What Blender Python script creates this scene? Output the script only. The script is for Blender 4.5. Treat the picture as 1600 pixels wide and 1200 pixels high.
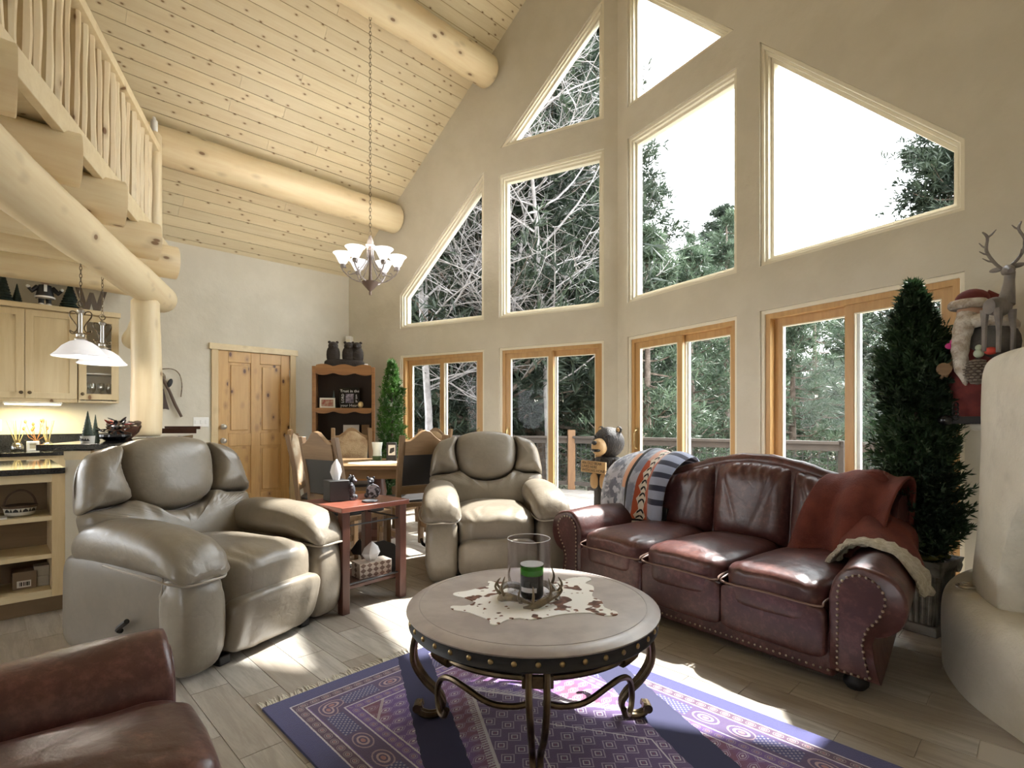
import bpy, bmesh, math, random
import numpy as np
from mathutils import Vector, Matrix
from mathutils.geometry import tessellate_polygon
PI = math.pi
sc = bpy.context.scene
col = sc.collection
for o in list(bpy.data.objects): bpy.data.objects.remove(o)

# ---------------------------------------------------------------- camera, sky, sun, exposure
# world: camera stands at x=y=0, 1.17 m above the floor, X right, Y away from it, Z up (metres)
cd = bpy.data.cameras.new('camera'); cam = bpy.data.objects.new('camera', cd); col.objects.link(cam)
cam.location = (0, 0, 1.17); cam.rotation_euler = (PI/2, 0, 0)
cd.sensor_width = 36; cd.lens = 36*835/1600; cd.shift_y = 58/1600; cd.clip_start = .05; cd.clip_end = 400
sc.camera = cam
sc.view_settings.view_transform = 'Standard'; sc.view_settings.look = 'None'
sc.view_settings.gamma = 1; sc.view_settings.use_curve_mapping = False
sc.view_settings.exposure = 2.45
world = bpy.data.worlds.new('world'); sc.world = world; world.use_nodes = True
wb = world.node_tree.nodes['Background']; wb.inputs[0].default_value = (.93, .965, 1, 1); wb.inputs[1].default_value = 2.5
sd = bpy.data.lights.new('sun', 'SUN'); sun = bpy.data.objects.new('sun', sd); col.objects.link(sun)
sd.energy = 4.0; sd.angle = math.radians(1.0); sd.color = (1, .97, .93)
SUN_AZ, SUN_EL = math.radians(50), math.radians(52)      # direction towards the sun, azimuth from +Y to +X
sun.rotation_euler = Vector((math.sin(SUN_AZ)*math.cos(SUN_EL), math.cos(SUN_AZ)*math.cos(SUN_EL), math.sin(SUN_EL))).to_track_quat('Z', 'Y').to_euler()
sc.cycles.max_bounces = 10; sc.cycles.diffuse_bounces = 5; sc.cycles.transparent_max_bounces = 24
sc.cycles.sample_clamp_indirect = 6

# ---------------------------------------------------------------- geometry helpers
def vec(*a): return Vector(a)
class MB:
    """collects shapes; build() links them as ONE mesh object"""
    def __init__(s): s.v = []; s.f = []; s.uv = []
    def add(s, vs, fs):
        o = len(s.v); s.v += [tuple(v) for v in vs]; s.f += [tuple(i+o for i in f) for f in fs]; return s
    def box(s, x0, x1, y0, y1, z0, z1, M=None):
        vs = [Vector(p) for p in ((x0,y0,z0),(x1,y0,z0),(x1,y1,z0),(x0,y1,z0),(x0,y0,z1),(x1,y0,z1),(x1,y1,z1),(x0,y1,z1))]
        if M: vs = [M @ v for v in vs]
        return s.add(vs, [(3,2,1,0),(4,5,6,7),(0,1,5,4),(1,2,6,5),(2,3,7,6),(3,0,4,7)])
    def loft(s, secs, caps=True, closed=True):
        n = len(secs[0]); vs = [p for r in secs for p in r]; fs = []
        for i in range(len(secs)-1):
            for j in range(n if closed else n-1):
                k = (j+1) % n
                fs.append((i*n+j, i*n+k, (i+1)*n+k, (i+1)*n+j))
        if caps and closed:
            fs.append(tuple(range(n-1, -1, -1))); m = (len(secs)-1)*n; fs.append(tuple(range(m, m+n)))
        return s.add(vs, fs)
    def tube(s, path, r, n=8, caps=True):
        P = [Vector(p) for p in path]; R = r if isinstance(r, (list, tuple)) else [r]*len(P)
        secs = []; up = None
        for i, p in enumerate(P):
            t = (P[min(i+1, len(P)-1)] - P[max(i-1, 0)])
            if t.length < 1e-9: t = Vector((0,0,1))
            t.normalize()
            if up is None: up = t.orthogonal().normalized()
            else:
                up = up - t*up.dot(t)
                up = up.normalized() if up.length > 1e-6 else t.orthogonal().normalized()
            w = t.cross(up)
            secs.append([p + (up*math.cos(2*PI*k/n) + w*math.sin(2*PI*k/n))*R[i] for k in range(n)])
        return s.loft(secs, caps)
    def lathe(s, prof, n=20, c=(0,0,0), M=None):
        secs = []
        for r, z in prof:
            ring = [Vector((c[0]+max(r, 1e-4)*math.cos(2*PI*k/n), c[1]+max(r, 1e-4)*math.sin(2*PI*k/n), c[2]+z)) for k in range(n)]
            secs.append([M @ q for q in ring] if M else ring)
        return s.loft(secs, True)
    def ell(s, c, r, nu=12, nv=8, e=1.0, M=None):
        """(super)ellipsoid; e<1 gets boxier"""
        def pw(x): return math.copysign(abs(x)**e, x)
        secs = []
        for i in range(nv+1):
            a = -PI/2 + PI*i/nv; ca, sa = pw(math.cos(a)) if abs(math.cos(a)) > 1e-6 else 1e-3, pw(math.sin(a))
            ring = [Vector((c[0]+r[0]*ca*pw(math.cos(2*PI*k/nu)), c[1]+r[1]*ca*pw(math.sin(2*PI*k/nu)), c[2]+r[2]*sa)) for k in range(nu)]
            secs.append([M @ q for q in ring] if M else ring)
        return s.loft(secs, True)
    def prism(s, poly, a, b, M=None):
        """polygon (list of 2D points) in XZ, extruded in Y from a to b"""
        n = len(poly); vs = [Vector((p[0], a, p[1])) for p in poly] + [Vector((p[0], b, p[1])) for p in poly]
        if M: vs = [M @ v for v in vs]
        fs = [(i, (i+1) % n, n+(i+1) % n, n+i) for i in range(n)]
        tri = tessellate_polygon([[Vector((p[0], p[1], 0)) for p in poly]])
        fs += [tuple(t) for t in tri] + [tuple(n+i for i in reversed(t)) for t in tri]
        return s.add(vs, fs)
    def grid(s, fn, nu, nv, closeu=False, uv=True):
        o = len(s.v); vs = []; fs = []; m = nu if closeu else nu+1
        for j in range(nv+1):
            for i in range(m): vs.append(fn(i/nu, j/nv))
        for j in range(nv):
            for i in range(nu):
                k = (i+1) % m
                fs.append((j*m+i, j*m+k, (j+1)*m+k, (j+1)*m+i))
                if uv: s.uv.append(((i/nu, j/nv), ((i+1)/nu, j/nv), ((i+1)/nu, (j+1)/nv), (i/nu, (j+1)/nv)))
        return s.add(vs, fs)
    def xf(s, M): s.v = [tuple(M @ Vector(v)) for v in s.v]; return s
    def mesh(s, name, m, sharp=40, smooth=True, merge=False):
        me = bpy.data.meshes.new(name); me.from_pydata(s.v, [], s.f)
        if s.uv and len(s.uv) == len(s.f):
            ul = me.uv_layers.new(name='UVMap')
            flat = [c for f in s.uv for p in f for c in p]; ul.data.foreach_set('uv', flat)
        b = bmesh.new(); b.from_mesh(me)
        if merge: bmesh.ops.remove_doubles(b, verts=b.verts, dist=1e-5)
        bmesh.ops.recalc_face_normals(b, faces=b.faces); b.to_mesh(me); b.free()
        if m is not None: me.materials.append(m)
        if smooth:
            me.polygons.foreach_set('use_smooth', [True]*len(me.polygons)); me.set_sharp_from_angle(angle=math.radians(sharp))
        return me
    def build(s, name, m, parent=None, bevel=0, sharp=40, smooth=True, solid=0, sub=0, merge=False):
        o = bpy.data.objects.new(name, s.mesh(name, m, sharp, smooth, merge)); col.objects.link(o)
        if parent: o.parent = parent
        if solid:
            md = o.modifiers.new('s', 'SOLIDIFY'); md.thickness = solid; md.offset = 0
        if bevel:
            md = o.modifiers.new('b', 'BEVEL'); md.width = bevel; md.segments = 2; md.limit_method = 'ANGLE'; md.angle_limit = math.radians(40)
        if sub:
            md = o.modifiers.new('u', 'SUBSURF'); md.levels = sub; md.render_levels = sub
        return o
def B(x0, x1, y0, y1, z0, z1): return MB().box(x0, x1, y0, y1, z0, z1)
def T(path, r, n=8): return MB().tube(path, r, n)
def arc(c, r, a0, a1, n, plane='xz', r2=None):
    r2 = r2 or r; out = []
    for i in range(n+1):
        a = a0+(a1-a0)*i/n; x, y = r*math.cos(a), r2*math.sin(a)
        out.append(Vector((c[0]+x, c[1], c[2]+y)) if plane == 'xz' else Vector((c[0], c[1]+x, c[2]+y)) if plane == 'yz' else Vector((c[0]+x, c[1]+y, c[2])))
    return out
def smoothline(pts, n=6, closed=False):
    """Catmull-Rom through points"""
    P = [Vector(p) for p in pts]; out = []; m = len(P)
    rng = range(m) if closed else range(m-1)
    for i in rng:
        if closed: a, b, c, d = P[(i-1) % m], P[i], P[(i+1) % m], P[(i+2) % m]
        else: a, b, c, d = P[max(i-1, 0)], P[i], P[i+1], P[min(i+2, m-1)]
        for k in range(n):
            t = k/n
            out.append(.5*((2*b)+(c-a)*t+(2*a-5*b+4*c-d)*t*t+(3*b-a-3*c+d)*t**3))
    if not closed: out.append(P[-1])
    return out
def pillow(outline, tf, tb, M=None, rings=7, puck=0, npk=40, seed=0, flat=.5, n=6, ctr=None, crease=(), extra=None):
    """stuffed leather pillow over a closed 2D outline (x,z); front bulges to -Y by tf, back to +Y by tb; puckers along the seam"""
    rnd = random.Random(seed)
    O = smoothline([(p[0], p[1], 0) for p in outline], n, True); m = len(O)
    c = Vector((sum(p.x for p in O)/m, sum(p.y for p in O)/m, 0)) if ctr is None else Vector((ctr[0], ctr[1], 0))
    ph = [rnd.uniform(.4, 1) for _ in range(m)]
    mb = MB(); vs = []; fs = []
    def ring(k, side):
        t = k/rings                                   # 0 at the seam, 1 at the centre
        h = (1-(1-t)**2.4)**flat * (tf if side < 0 else tb)
        out = []
        for i, p in enumerate(O):
            q = p.lerp(c, t*.98)
            d = h
            if puck and side < 0:
                d += puck*math.sin(i/m*npk*2*PI)*ph[i]*max(0, 1-t*1.6)*min(1, t*7)
            for (cx, cz, ax, az, wd, dp) in crease:
                e = abs((q.x-cx)*az-(q.y-cz)*ax)
                if side < 0: d -= dp*math.exp(-(e/wd)**2)*min(1, t*3)
            if extra and side < 0: d += extra(q.x, q.y, t)
            out.append(Vector((q.x, side*d, q.y)))
        return out
    secs = [ring(k, 1) for k in range(rings, -1, -1)] + [ring(k, -1) for k in range(1, rings+1)]
    if M: secs = [[M @ p for p in r] for r in secs]
    return mb.loft(secs, True)
def children(o): return [c for c in bpy.data.objects if c.parent == o]
def thing(name, label, cat, loc=(0,0,0), rz=0, group=None):
    o = bpy.data.objects.new(name, None); col.objects.link(o); o.empty_display_size = .1
    o.location = loc; o.rotation_euler = (0, 0, rz); return tag(o, label, cat, group)
def tag(o, label, cat, group=None):
    o['label'] = label; o['category'] = cat
    if group: o['group'] = group
    return o
def struct(o): o['kind'] = 'structure'; return o
def place(o, loc, rz=0): o.location = loc; o.rotation_euler = (0, 0, rz); return o
def dup(o, parent=None):
    c = o.copy(); col.objects.link(c); c.parent = parent
    for ch in children(o): dup(ch, c)
    return c
def Rz(a): return Matrix.Rotation(a, 4, 'Z')
def Rx(a): return Matrix.Rotation(a, 4, 'X')
def Ry(a): return Matrix.Rotation(a, 4, 'Y')
def Tr(x, y, z): return Matrix.Translation((x, y, z))
def text_obj(name, s, size, m, parent, M, depth=.001, align='CENTER'):
    cu = bpy.data.curves.new(name, 'FONT'); cu.body = s; cu.size = size; cu.extrude = depth; cu.align_x = align; cu.align_y = 'CENTER'; cu.resolution_u = 2
    t = bpy.data.objects.new(name, cu); col.objects.link(t)
    me = bpy.data.meshes.new_from_object(t.evaluated_get(bpy.context.evaluated_depsgraph_get()))
    bpy.data.objects.remove(t); me.name = name; me.transform(M); me.materials.clear(); me.materials.append(m)
    o = bpy.data.objects.new(name, me); col.objects.link(o); o.parent = parent; return o

# ---------------------------------------------------------------- material helpers
class X:
    """shader-node expression"""
    nt = None
    def __init__(s, k): s.k = k
    @staticmethod
    def m(op, *a):
        n = X.nt.nodes.new('ShaderNodeMath'); n.operation = op
        for i, v in enumerate(a):
            if isinstance(v, X): X.nt.links.new(v.k, n.inputs[i])
            else: n.inputs[i].default_value = v
        return X(n.outputs[0])
    def __add__(s, o): return X.m('ADD', s, o)
    __radd__ = __add__
    def __sub__(s, o): return X.m('SUBTRACT', s, o)
    def __rsub__(s, o): return X.m('SUBTRACT', o, s)
    def __mul__(s, o): return X.m('MULTIPLY', s, o)
    __rmul__ = __mul__
    def __truediv__(s, o): return X.m('DIVIDE', s, o)
    def __lt__(s, o): return X.m('LESS_THAN', s, o)
    def __gt__(s, o): return X.m('GREATER_THAN', s, o)
    def abs(s): return X.m('ABSOLUTE', s)
    def sin(s): return X.m('SINE', s)
    def mod(s, o): return X.m('FLOORED_MODULO', s, o)
    def min(s, o): return X.m('MINIMUM', s, o)
    def max(s, o): return X.m('MAXIMUM', s, o)
    def pow(s, o): return X.m('POWER', s, o)
    def floor(s): return X.m('FLOOR', s)
    def band(s, a, b): return (s > a)*(s < b)
def newmat(name):
    m = bpy.data.materials.new(name); m.use_nodes = True; X.nt = m.node_tree
    return m, m.node_tree, m.node_tree.nodes['Principled BSDF']
def rgb(c): return (*c, 1) if len(c) == 3 else c
def mixc(fac, a, b, blend='MIX'):
    n = X.nt.nodes.new('ShaderNodeMix'); n.data_type = 'RGBA'; n.blend_type = blend
    for i, v in ((0, fac), (6, a), (7, b)):
        if isinstance(v, X): X.nt.links.new(v.k, n.inputs[i])
        elif isinstance(v, (int, float)): n.inputs[i].default_value = v
        else: n.inputs[i].default_value = rgb(v)
    return X(n.outputs[2])
def coords(kind='Object', scale=(1,1,1), rot=(0,0,0), rand=0):
    tc = X.nt.nodes.new('ShaderNodeTexCoord'); mp = X.nt.nodes.new('ShaderNodeMapping')
    mp.inputs['Scale'].default_value = scale; mp.inputs['Rotation'].default_value = rot
    X.nt.links.new(tc.outputs[kind], mp.inputs['Vector'])
    if rand:
        oi = X.nt.nodes.new('ShaderNodeObjectInfo'); cm = X.nt.nodes.new('ShaderNodeCombineXYZ')
        r = X(oi.outputs['Random'])
        for i in range(3): X.nt.links.new((r*(rand*(1+.37*i))).k, cm.inputs[i])
        X.nt.links.new(cm.outputs[0], mp.inputs['Location'])
    return X(mp.outputs[0])
def rnd_obj(): return X(X.nt.nodes.new('ShaderNodeObjectInfo').outputs['Random'])
def noise(v, scale=5, detail=3, rough=.55, dist=0):
    n = X.nt.nodes.new('ShaderNodeTexNoise'); X.nt.links.new(v.k, n.inputs['Vector'])
    n.inputs['Scale'].default_value = scale; n.inputs['Detail'].default_value = detail; n.inputs['Roughness'].default_value = rough; n.inputs['Distortion'].default_value = dist
    return X(n.outputs[0])
def voro(v, scale=5, feature='F1', out='Distance', flat=False):
    n = X.nt.nodes.new('ShaderNodeTexVoronoi'); n.voronoi_dimensions = '2D' if flat else '3D'; n.feature = feature; X.nt.links.new(v.k, n.inputs['Vector']); n.inputs['Scale'].default_value = scale
    return X(n.outputs[out])
def sstep(x, a, b):
    n = X.nt.nodes.new('ShaderNodeMapRange'); n.interpolation_type = 'SMOOTHSTEP'
    X.nt.links.new(x.k, n.inputs[0]); n.inputs[1].default_value = a; n.inputs[2].default_value = b
    return X(n.outputs[0])
def setc(p, c): X.nt.links.new(c.k, p.inputs['Base Color'])
def setbump(p, h, strength=.3, dist=.01):
    b = X.nt.nodes.new('ShaderNodeBump'); b.inputs['Strength'].default_value = strength; b.inputs['Distance'].default_value = dist
    X.nt.links.new(h.k, b.inputs['Height']); X.nt.links.new(b.outputs[0], p.inputs['Normal'])
def sepxyz(v):
    n = X.nt.nodes.new('ShaderNodeSeparateXYZ'); X.nt.links.new(v.k, n.inputs[0]); return [X(n.outputs[i]) for i in range(3)]
def plain(name, c, rough=.5, metal=0, c2=None, scale=6, bump=0, bscale=40, coat=0, emit=0, lo=.35, hi=.65, stretch=(1,1,1), spec=None, bdist=.01):
    m, nt, p = newmat(name)
    p.inputs['Base Color'].default_value = rgb(c); p.inputs['Roughness'].default_value = rough; p.inputs['Metallic'].default_value = metal
    if coat: p.inputs['Coat Weight'].default_value = coat; p.inputs['Coat Roughness'].default_value = .15
    if spec is not None: p.inputs['Specular IOR Level'].default_value = spec
    if emit: p.inputs['Emission Color'].default_value = rgb(c); p.inputs['Emission Strength'].default_value = emit
    if c2 or bump: v = coords('Object', stretch)
    if c2: setc(p, mixc(sstep(noise(v, scale, 4), lo, hi), c, c2))
    if bump: setbump(p, noise(v, bscale, 3), bump, bdist)
    return m
def wood(name, c1, c2, axis=0, scale=1.0, rough=.45, knots=0, kc=(.12, .06, .025), rand=1.0, var=.25, bump=.12, coat=0, kscale=2.2, flat=False):
    """grain runs along the given local axis"""
    m, nt, p = newmat(name)
    st = [9*scale]*3; st[axis] = .8*scale
    v = coords('Object', tuple(st), rand=rand*7)
    g = noise(v, 2.2, 5, .6, .6); fine = noise(v, 11, 2, .7)
    c = mixc(sstep(g*.75+fine*.25, .34, .66), c1, c2)
    c = mixc(rnd_obj()*var, c, tuple(x*.62 for x in c1))
    if knots:
        ks = [1.0]*3; ks[axis] = .55
        kv = coords('Object', tuple(k*kscale for k in ks), rand=rand*5)
        d = voro(kv, 1.6, flat=flat)
        c = mixc(1-sstep(d, .05*knots, .085*knots), c, kc)
        c = mixc((1-sstep(d, .05*knots, .2*knots))*.35, c, kc)
    setc(p, c); p.inputs['Roughness'].default_value = rough
    if coat: p.inputs['Coat Weight'].default_value = coat; p.inputs['Coat Roughness'].default_value = .2
    if bump: setbump(p, g, bump, .004)
    return m
def leather(name, c1, c2, c3, rough=.36, wr=.5, scale=1.0, worn=.3):
    m, nt, p = newmat(name); v = coords('Object', (1,1,1))
    a = noise(v, 3.5*scale, 4, .55); b = noise(v, 30*scale, 4, .65)
    c = mixc(sstep(a, .35, .65), c1, c2); c = mixc(sstep(b*.6+a*.4, .48, .66)*worn, c, c3)
    fold = (noise(v, 5.5*scale, 2, .5)-.5).abs(); fold2 = (noise(v, 13*scale, 2, .5)-.5).abs()
    line = 1-sstep(fold, .0, .035)*.6-sstep(fold2, .0, .05)*.4
    c = mixc(line*.10, c, tuple(x*.45 for x in c1))
    setc(p, c); p.inputs['Roughness'].default_value = rough
    p.inputs['Specular IOR Level'].default_value = .5
    w = noise(v, 8*scale, 3, .5); fine = noise(v, 230, 2)
    setbump(p, w*wr-line*(wr*.09)+fine*.02, .45, .03)
    return m
def glassmat(name, tint=(.96, .98, .97), refl=.9, rough=0):
    m, nt, p = newmat(name); nt.nodes.remove(p)
    out = nt.nodes['Material Output']; tr = nt.nodes.new('ShaderNodeBsdfTransparent'); gl = nt.nodes.new('ShaderNodeBsdfGlossy'); mx = nt.nodes.new('ShaderNodeMixShader')
    tr.inputs[0].default_value = rgb(tint); gl.inputs['Roughness'].default_value = rough; gl.inputs[0].default_value = (refl, refl, refl, 1)
    fr = nt.nodes.new('ShaderNodeFresnel'); fr.inputs[0].default_value = 1.45
    nt.links.new(fr.outputs[0], mx.inputs[0]); nt.links.new(tr.outputs[0], mx.inputs[1]); nt.links.new(gl.outputs[0], mx.inputs[2]); nt.links.new(mx.outputs[0], out.inputs[0])
    return m
# ---------------------------------------------------------------- materials
def glass2(name, tint=(.97, .98, .975), base=.003, rough=0.0, gcol=(1,1,1)):
    m, nt, p = newmat(name); nt.nodes.remove(p)
    out = nt.nodes['Material Output']; tr = nt.nodes.new('ShaderNodeBsdfTransparent'); gl = nt.nodes.new('ShaderNodeBsdfGlossy'); mx = nt.nodes.new('ShaderNodeMixShader')
    tr.inputs[0].default_value = rgb(tint); gl.inputs['Roughness'].default_value = rough; gl.inputs[0].default_value = rgb(gcol)
    lw = nt.nodes.new('ShaderNodeLayerWeight'); lw.inputs[0].default_value = .5
    f = X(lw.outputs['Facing']).pow(5)*.5+base
    nt.links.new(f.k, mx.inputs[0]); nt.links.new(tr.outputs[0], mx.inputs[1]); nt.links.new(gl.outputs[0], mx.inputs[2]); nt.links.new(mx.outputs[0], out.inputs[0])
    return m
MAT = {}
MAT['plaster'] = plain('plaster', (.65, .61, .52), .85, c2=(.61, .57, .48), scale=3, bump=.35, bscale=14, bdist=.012)
MAT['adobe'] = plain('adobe', (.66, .615, .52), .9, c2=(.60, .555, .46), scale=4, bump=.6, bscale=60, bdist=.008)
MAT['cream'] = plain('cream_paint', (.80, .75, .62), .45)
MAT['sashwood'] = wood('sash_pine', (.60, .37, .15), (.50, .29, .11), 2, 1, .4)
MAT['plankpine'] = wood('ceiling_pine', (.73, .635, .44), (.66, .545, .35), 0, .55, .5, knots=.72, kc=(.22, .13, .055), kscale=4.4, var=.3, flat=True)
MAT['groove'] = plain('board_groove', (.30, .19, .08), .9)
MAT['log'] = wood('peeled_log', (.80, .68, .45), (.72, .56, .34), 0, .35, .45, knots=1.5, kc=(.20, .11, .05), kscale=4.2, var=.15)
MAT['logz'] = wood('peeled_log_upright', (.78, .67, .46), (.68, .53, .33), 2, .35, .45, knots=1.4, kc=(.20, .10, .04), kscale=4.5, var=.15)
MAT['pine'] = wood('pine_board', (.76, .64, .42), (.68, .55, .34), 0, .6, .45, knots=.8, kc=(.2, .1, .04), var=.2)
MAT['pinez'] = wood('pine_board_upright', (.72, .57, .34), (.62, .46, .25), 2, .6, .42, knots=.9, kc=(.18, .08, .03), var=.15)
MAT['cabpine'] = wood('cabinet_pine', (.70, .58, .37), (.62, .49, .29), 2, .5, .4, knots=1.2, kc=(.2, .1, .04), var=.15, kscale=3.6)
MAT['doorpine'] = wood('door_pine', (.66, .42, .17), (.55, .33, .12), 2, .5, .35, knots=1.6, kc=(.09, .03, .012), var=.1, kscale=4.6)
MAT['floortile'] = None
def _ft():
    m, nt, p = newmat('wood_look_tile')
    v = coords('Object', (10, 1.1, 1), rand=9)
    g = noise(v, 2.0, 6, .62, 1.0); f = noise(v, 14, 2, .7)
    c = mixc(sstep(g*.8+f*.2, .36, .64), (.33, .30, .26), (.50, .47, .42))
    c = mixc(rnd_obj()*.65, c, (.29, .24, .19)); setc(p, c)
    p.inputs['Roughness'].default_value = .34; setbump(p, g*.7+f*.3, .12, .004); return m
MAT['floortile'] = _ft()
MAT['grout'] = plain('grout', (.50, .46, .40), .9)
MAT['glass'] = glass2('window_glass')
MAT['alu'] = plain('white_aluminium', (.72, .73, .74), .4)
MAT['black'] = plain('matte_black', (.018, .017, .018), .55)
MAT['blackgloss'] = plain('gloss_black', (.012, .012, .014), .18)
MAT['steel'] = plain('brushed_steel', (.55, .53, .5), .32, 1)
MAT['bronze'] = plain('dark_bronze', (.10, .075, .05), .38, .9, c2=(.2, .15, .09), scale=14)
MAT['brass'] = plain('old_brass', (.45, .33, .16), .35, 1)
MAT['granite'] = plain('black_granite', (.012, .012, .014), .06, c2=(.03, .03, .032), scale=160)
MAT['white'] = plain('white_paint', (.8, .8, .78), .5)
MAT['paper'] = plain('tissue_paper', (.86, .87, .9), .8)

# ---------------------------------------------------------------- the room shell
# K: the fold of the prow-shaped window wall under the ridge; RDIR: ridge direction; d: distance from the ridge line
K = Vector((1.1438, 5.7884)); RDIR = Vector((.7108, .7034)); GDIR = Vector((-.7034, .7108))
EL = Vector((-.8763, .4818)); NL = Vector((.4818, .8763)); ER = Vector((.5060, -.8625)); NR = Vector((.8625, .5060))
C0 = K + EL*3.993; C1 = K + ER*3.96
RIDGE, PITCH = 7.28, 1.055
def roof_h(p): return RIDGE - PITCH*abs((Vector((p[0], p[1]))-K).dot(GDIR))
def AD(a, d, z=0):
    q = K + RDIR*a + GDIR*d; return Vector((q.x, q.y, z))
def basis(e, n): return Matrix(((e.x, n.x, 0, 0), (e.y, n.y, 0, 0), (0, 0, 1, 0), (0, 0, 0, 1)))
ML, MR = basis(EL, NL), basis(ER, NR)
def polywall(name, outer, holes, y0, y1, M, loc, m):
    """wall slab in local (s, z) with openings"""
    polys = [[Vector((p[0], p[1], 0)) for p in outer]] + [[Vector((p[0], p[1], 0)) for p in h] for h in holes]
    flat = [p for q in polys for p in q]; n = len(flat)
    tri = tessellate_polygon(polys); mb = MB()
    vs = [Vector((p.x, y0, p.y)) for p in flat] + [Vector((p.x, y1, p.y)) for p in flat]
    fs = [tuple(t) for t in tri] + [tuple(n+i for i in reversed(t)) for t in tri]
    o = 0
    for q in polys:
        k = len(q); fs += [(o+i, o+(i+1) % k, n+o+(i+1) % k, n+o+i) for i in range(k)]; o += k
    mb.add(vs, fs).xf(M); ob = mb.build(name, m, smooth=False); ob.location = loc; return struct(ob)
def inset(poly, w):
    n = len(poly); P = [Vector(p) for p in poly]; area = sum(P[i].x*P[(i+1) % n].y-P[(i+1) % n].x*P[i].y for i in range(n))
    sg = 1 if area > 0 else -1; out = []
    for i in range(n):
        a, b, c = P[i-1], P[i], P[(i+1) % n]
        d1 = (b-a).normalized(); d2 = (c-b).normalized()
        n1 = Vector((-d1.y, d1.x))*sg; n2 = Vector((-d2.y, d2.x))*sg
        k = (n1+n2); k = k/(1+n1.dot(n2)); out.append(b+k*w)
    return out
def ring(poly, w, y0, y1, mb=None):
    mb = mb or MB(); q = inset(poly, w); n = len(poly)
    vs = [Vector((p[0], y0, p[1])) for p in poly]+[Vector((p[0], y0, p[1])) for p in q]+[Vector((p[0], y1, p[1])) for p in poly]+[Vector((p[0], y1, p[1])) for p in q]
    fs = []
    for i in range(n):
        j = (i+1) % n
        fs += [(i, j, n+j, n+i), (2*n+i, 3*n+i, 3*n+j, 2*n+j), (i, 2*n+i, 2*n+j, j), (n+i, n+j, 3*n+j, 3*n+i)]
    return mb.add(vs, fs), q
def rect(x0, x1, z0, z1): return [(x0, z0), (x1, z0), (x1, z1), (x0, z1)]
SILL, TOP2, SILL3, HEAD = 2.42, 4.16, 4.49, 2.06
S1, S2, S3, S4 = .155, 1.485, 1.70, 3.04
def openings(kf):
    def top(s): return 6.0-1.07*s*kf
    return ([(S3, SILL), (S4, SILL), (S4, top(S4)), (S3, top(S3))], rect(S1, S2, SILL, TOP2), [(S1, SILL3), ((6.0-SILL3)/1.07/kf, SILL3), (S1, top(S1))])
kL, kR = .959, .969
wallth = .17
def wallpoly(S, kf):
    return [(-.0, -.12), (S1, -.12), (S1, HEAD), (S2, HEAD), (S2, -.12), (S3, -.12), (S3, HEAD), (S4, HEAD), (S4, -.12), (S, -.12), (S, RIDGE-PITCH*kf*S+.05), (0, RIDGE+.05)]
K3 = Vector((K.x, K.y, 0))
oL, oR = openings(kL), openings(kR)
polywall('wall_window_left', wallpoly(3.993, kL), oL, 0, wallth, ML, K3, MAT['plaster'])
polywall('wall_window_right', wallpoly(3.96, kR), oR, 0, wallth, MR, K3, MAT['plaster'])
# fixed windows high in the gable
wn = 0
for M, ops in ((ML, oL), (MR, oR)):
    for poly in ops:
        wn += 1
        cx = sum(p[0] for p in poly)/len(poly); z0 = min(p[1] for p in poly)
        e = bpy.data.objects.new('window_%d' % wn, None); col.objects.link(e); struct(e); e.location = M @ Vector((cx, .0, z0)) + K3
        P = [(p[0]-cx, p[1]-z0) for p in poly]
        a, q = ring(P, .03, .014, .15); a.xf(M).build('casing', MAT['cream'], e, bevel=.006)
        b, q2 = ring(q, .022, .035, .15); b.xf(M).build('stop', MAT['cream'], e, bevel=.004)
        c, q3 = ring(q2, .026, .07, .14); c.xf(M).build('sash', MAT['cream'], e, bevel=.004)
        g = MB().prism(q3, .098, .104); g.xf(M).build('pane', MAT['glass'], e, smooth=False)
# sliding patio doors
dn = 0
for M, flip in ((ML, 0), (MR, 1)):
    for k, (a0, a1) in enumerate(((S1, S2), (S3, S4))):
        dn += 1; w = a1-a0
        e = bpy.data.objects.new('door_%d' % dn, None); col.objects.link(e); struct(e); e.location = M @ Vector(((a0+a1)/2, 0, 0)) + K3
        P = rect(-w/2, w/2, 0, HEAD)
        r0, q = ring(P, .03, .014, .15); r0.xf(M).build('casing', MAT['cream'], e, bevel=.006)
        r1, q = ring(q, .04, .03, .15); r1.xf(M).build('door_frame', MAT['sashwood'], e, bevel=.003)
        x0, x1, z0, z1 = q[0].x, q[1].x, q[0].y, q[2].y
        inner_right = (k == 0) ^ bool(flip)
        for sgn in (0, 1):
            pa, pb = (x0, x0+(x1-x0)*.53) if sgn == 0 else (x0+(x1-x0)*.47, x1)
            front = (sgn == 1) == inner_right
            y0 = .045 if front else .092
            s0, q2 = ring(rect(pa, pb, z0, z1), .062, y0, y0+.036); sa = s0.xf(M).build('sash', MAT['sashwood'], e, bevel=.003)
            s1, q3 = ring(q2, .008, y0+.004, y0+.034); s1.xf(M).build('glazing_bead', MAT['cream'], sa)
            MB().prism(q3, y0+.016, y0+.022).xf(M).build('pane', MAT['glass'], sa, smooth=False)
            xs = (pa+.062 if sgn == 1 else pb-.062)
            B(min(xs, xs+(.03 if sgn else -.03)), max(xs, xs+(.03 if sgn else -.03)), y0+.026, y0+.05, z0+.06, z1-.06).xf(M).build('screen_rail', MAT['alu'], sa)
            if front:
                hx = (pb-.03 if sgn == 0 else pa+.03) if False else (pa+.031 if sgn == 0 else pb-.031)
                MB().tube(smoothline([(hx, y0, .88), (hx, y0-.04, .9), (hx, y0-.045, .98), (hx, y0-.04, 1.06), (hx, y0, 1.08)], 5), .008, 8).box(hx-.015, hx+.015, y0-.006, y0, .86, 1.1).xf(M).build('pull_handle', MAT['brass'], sa)
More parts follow.
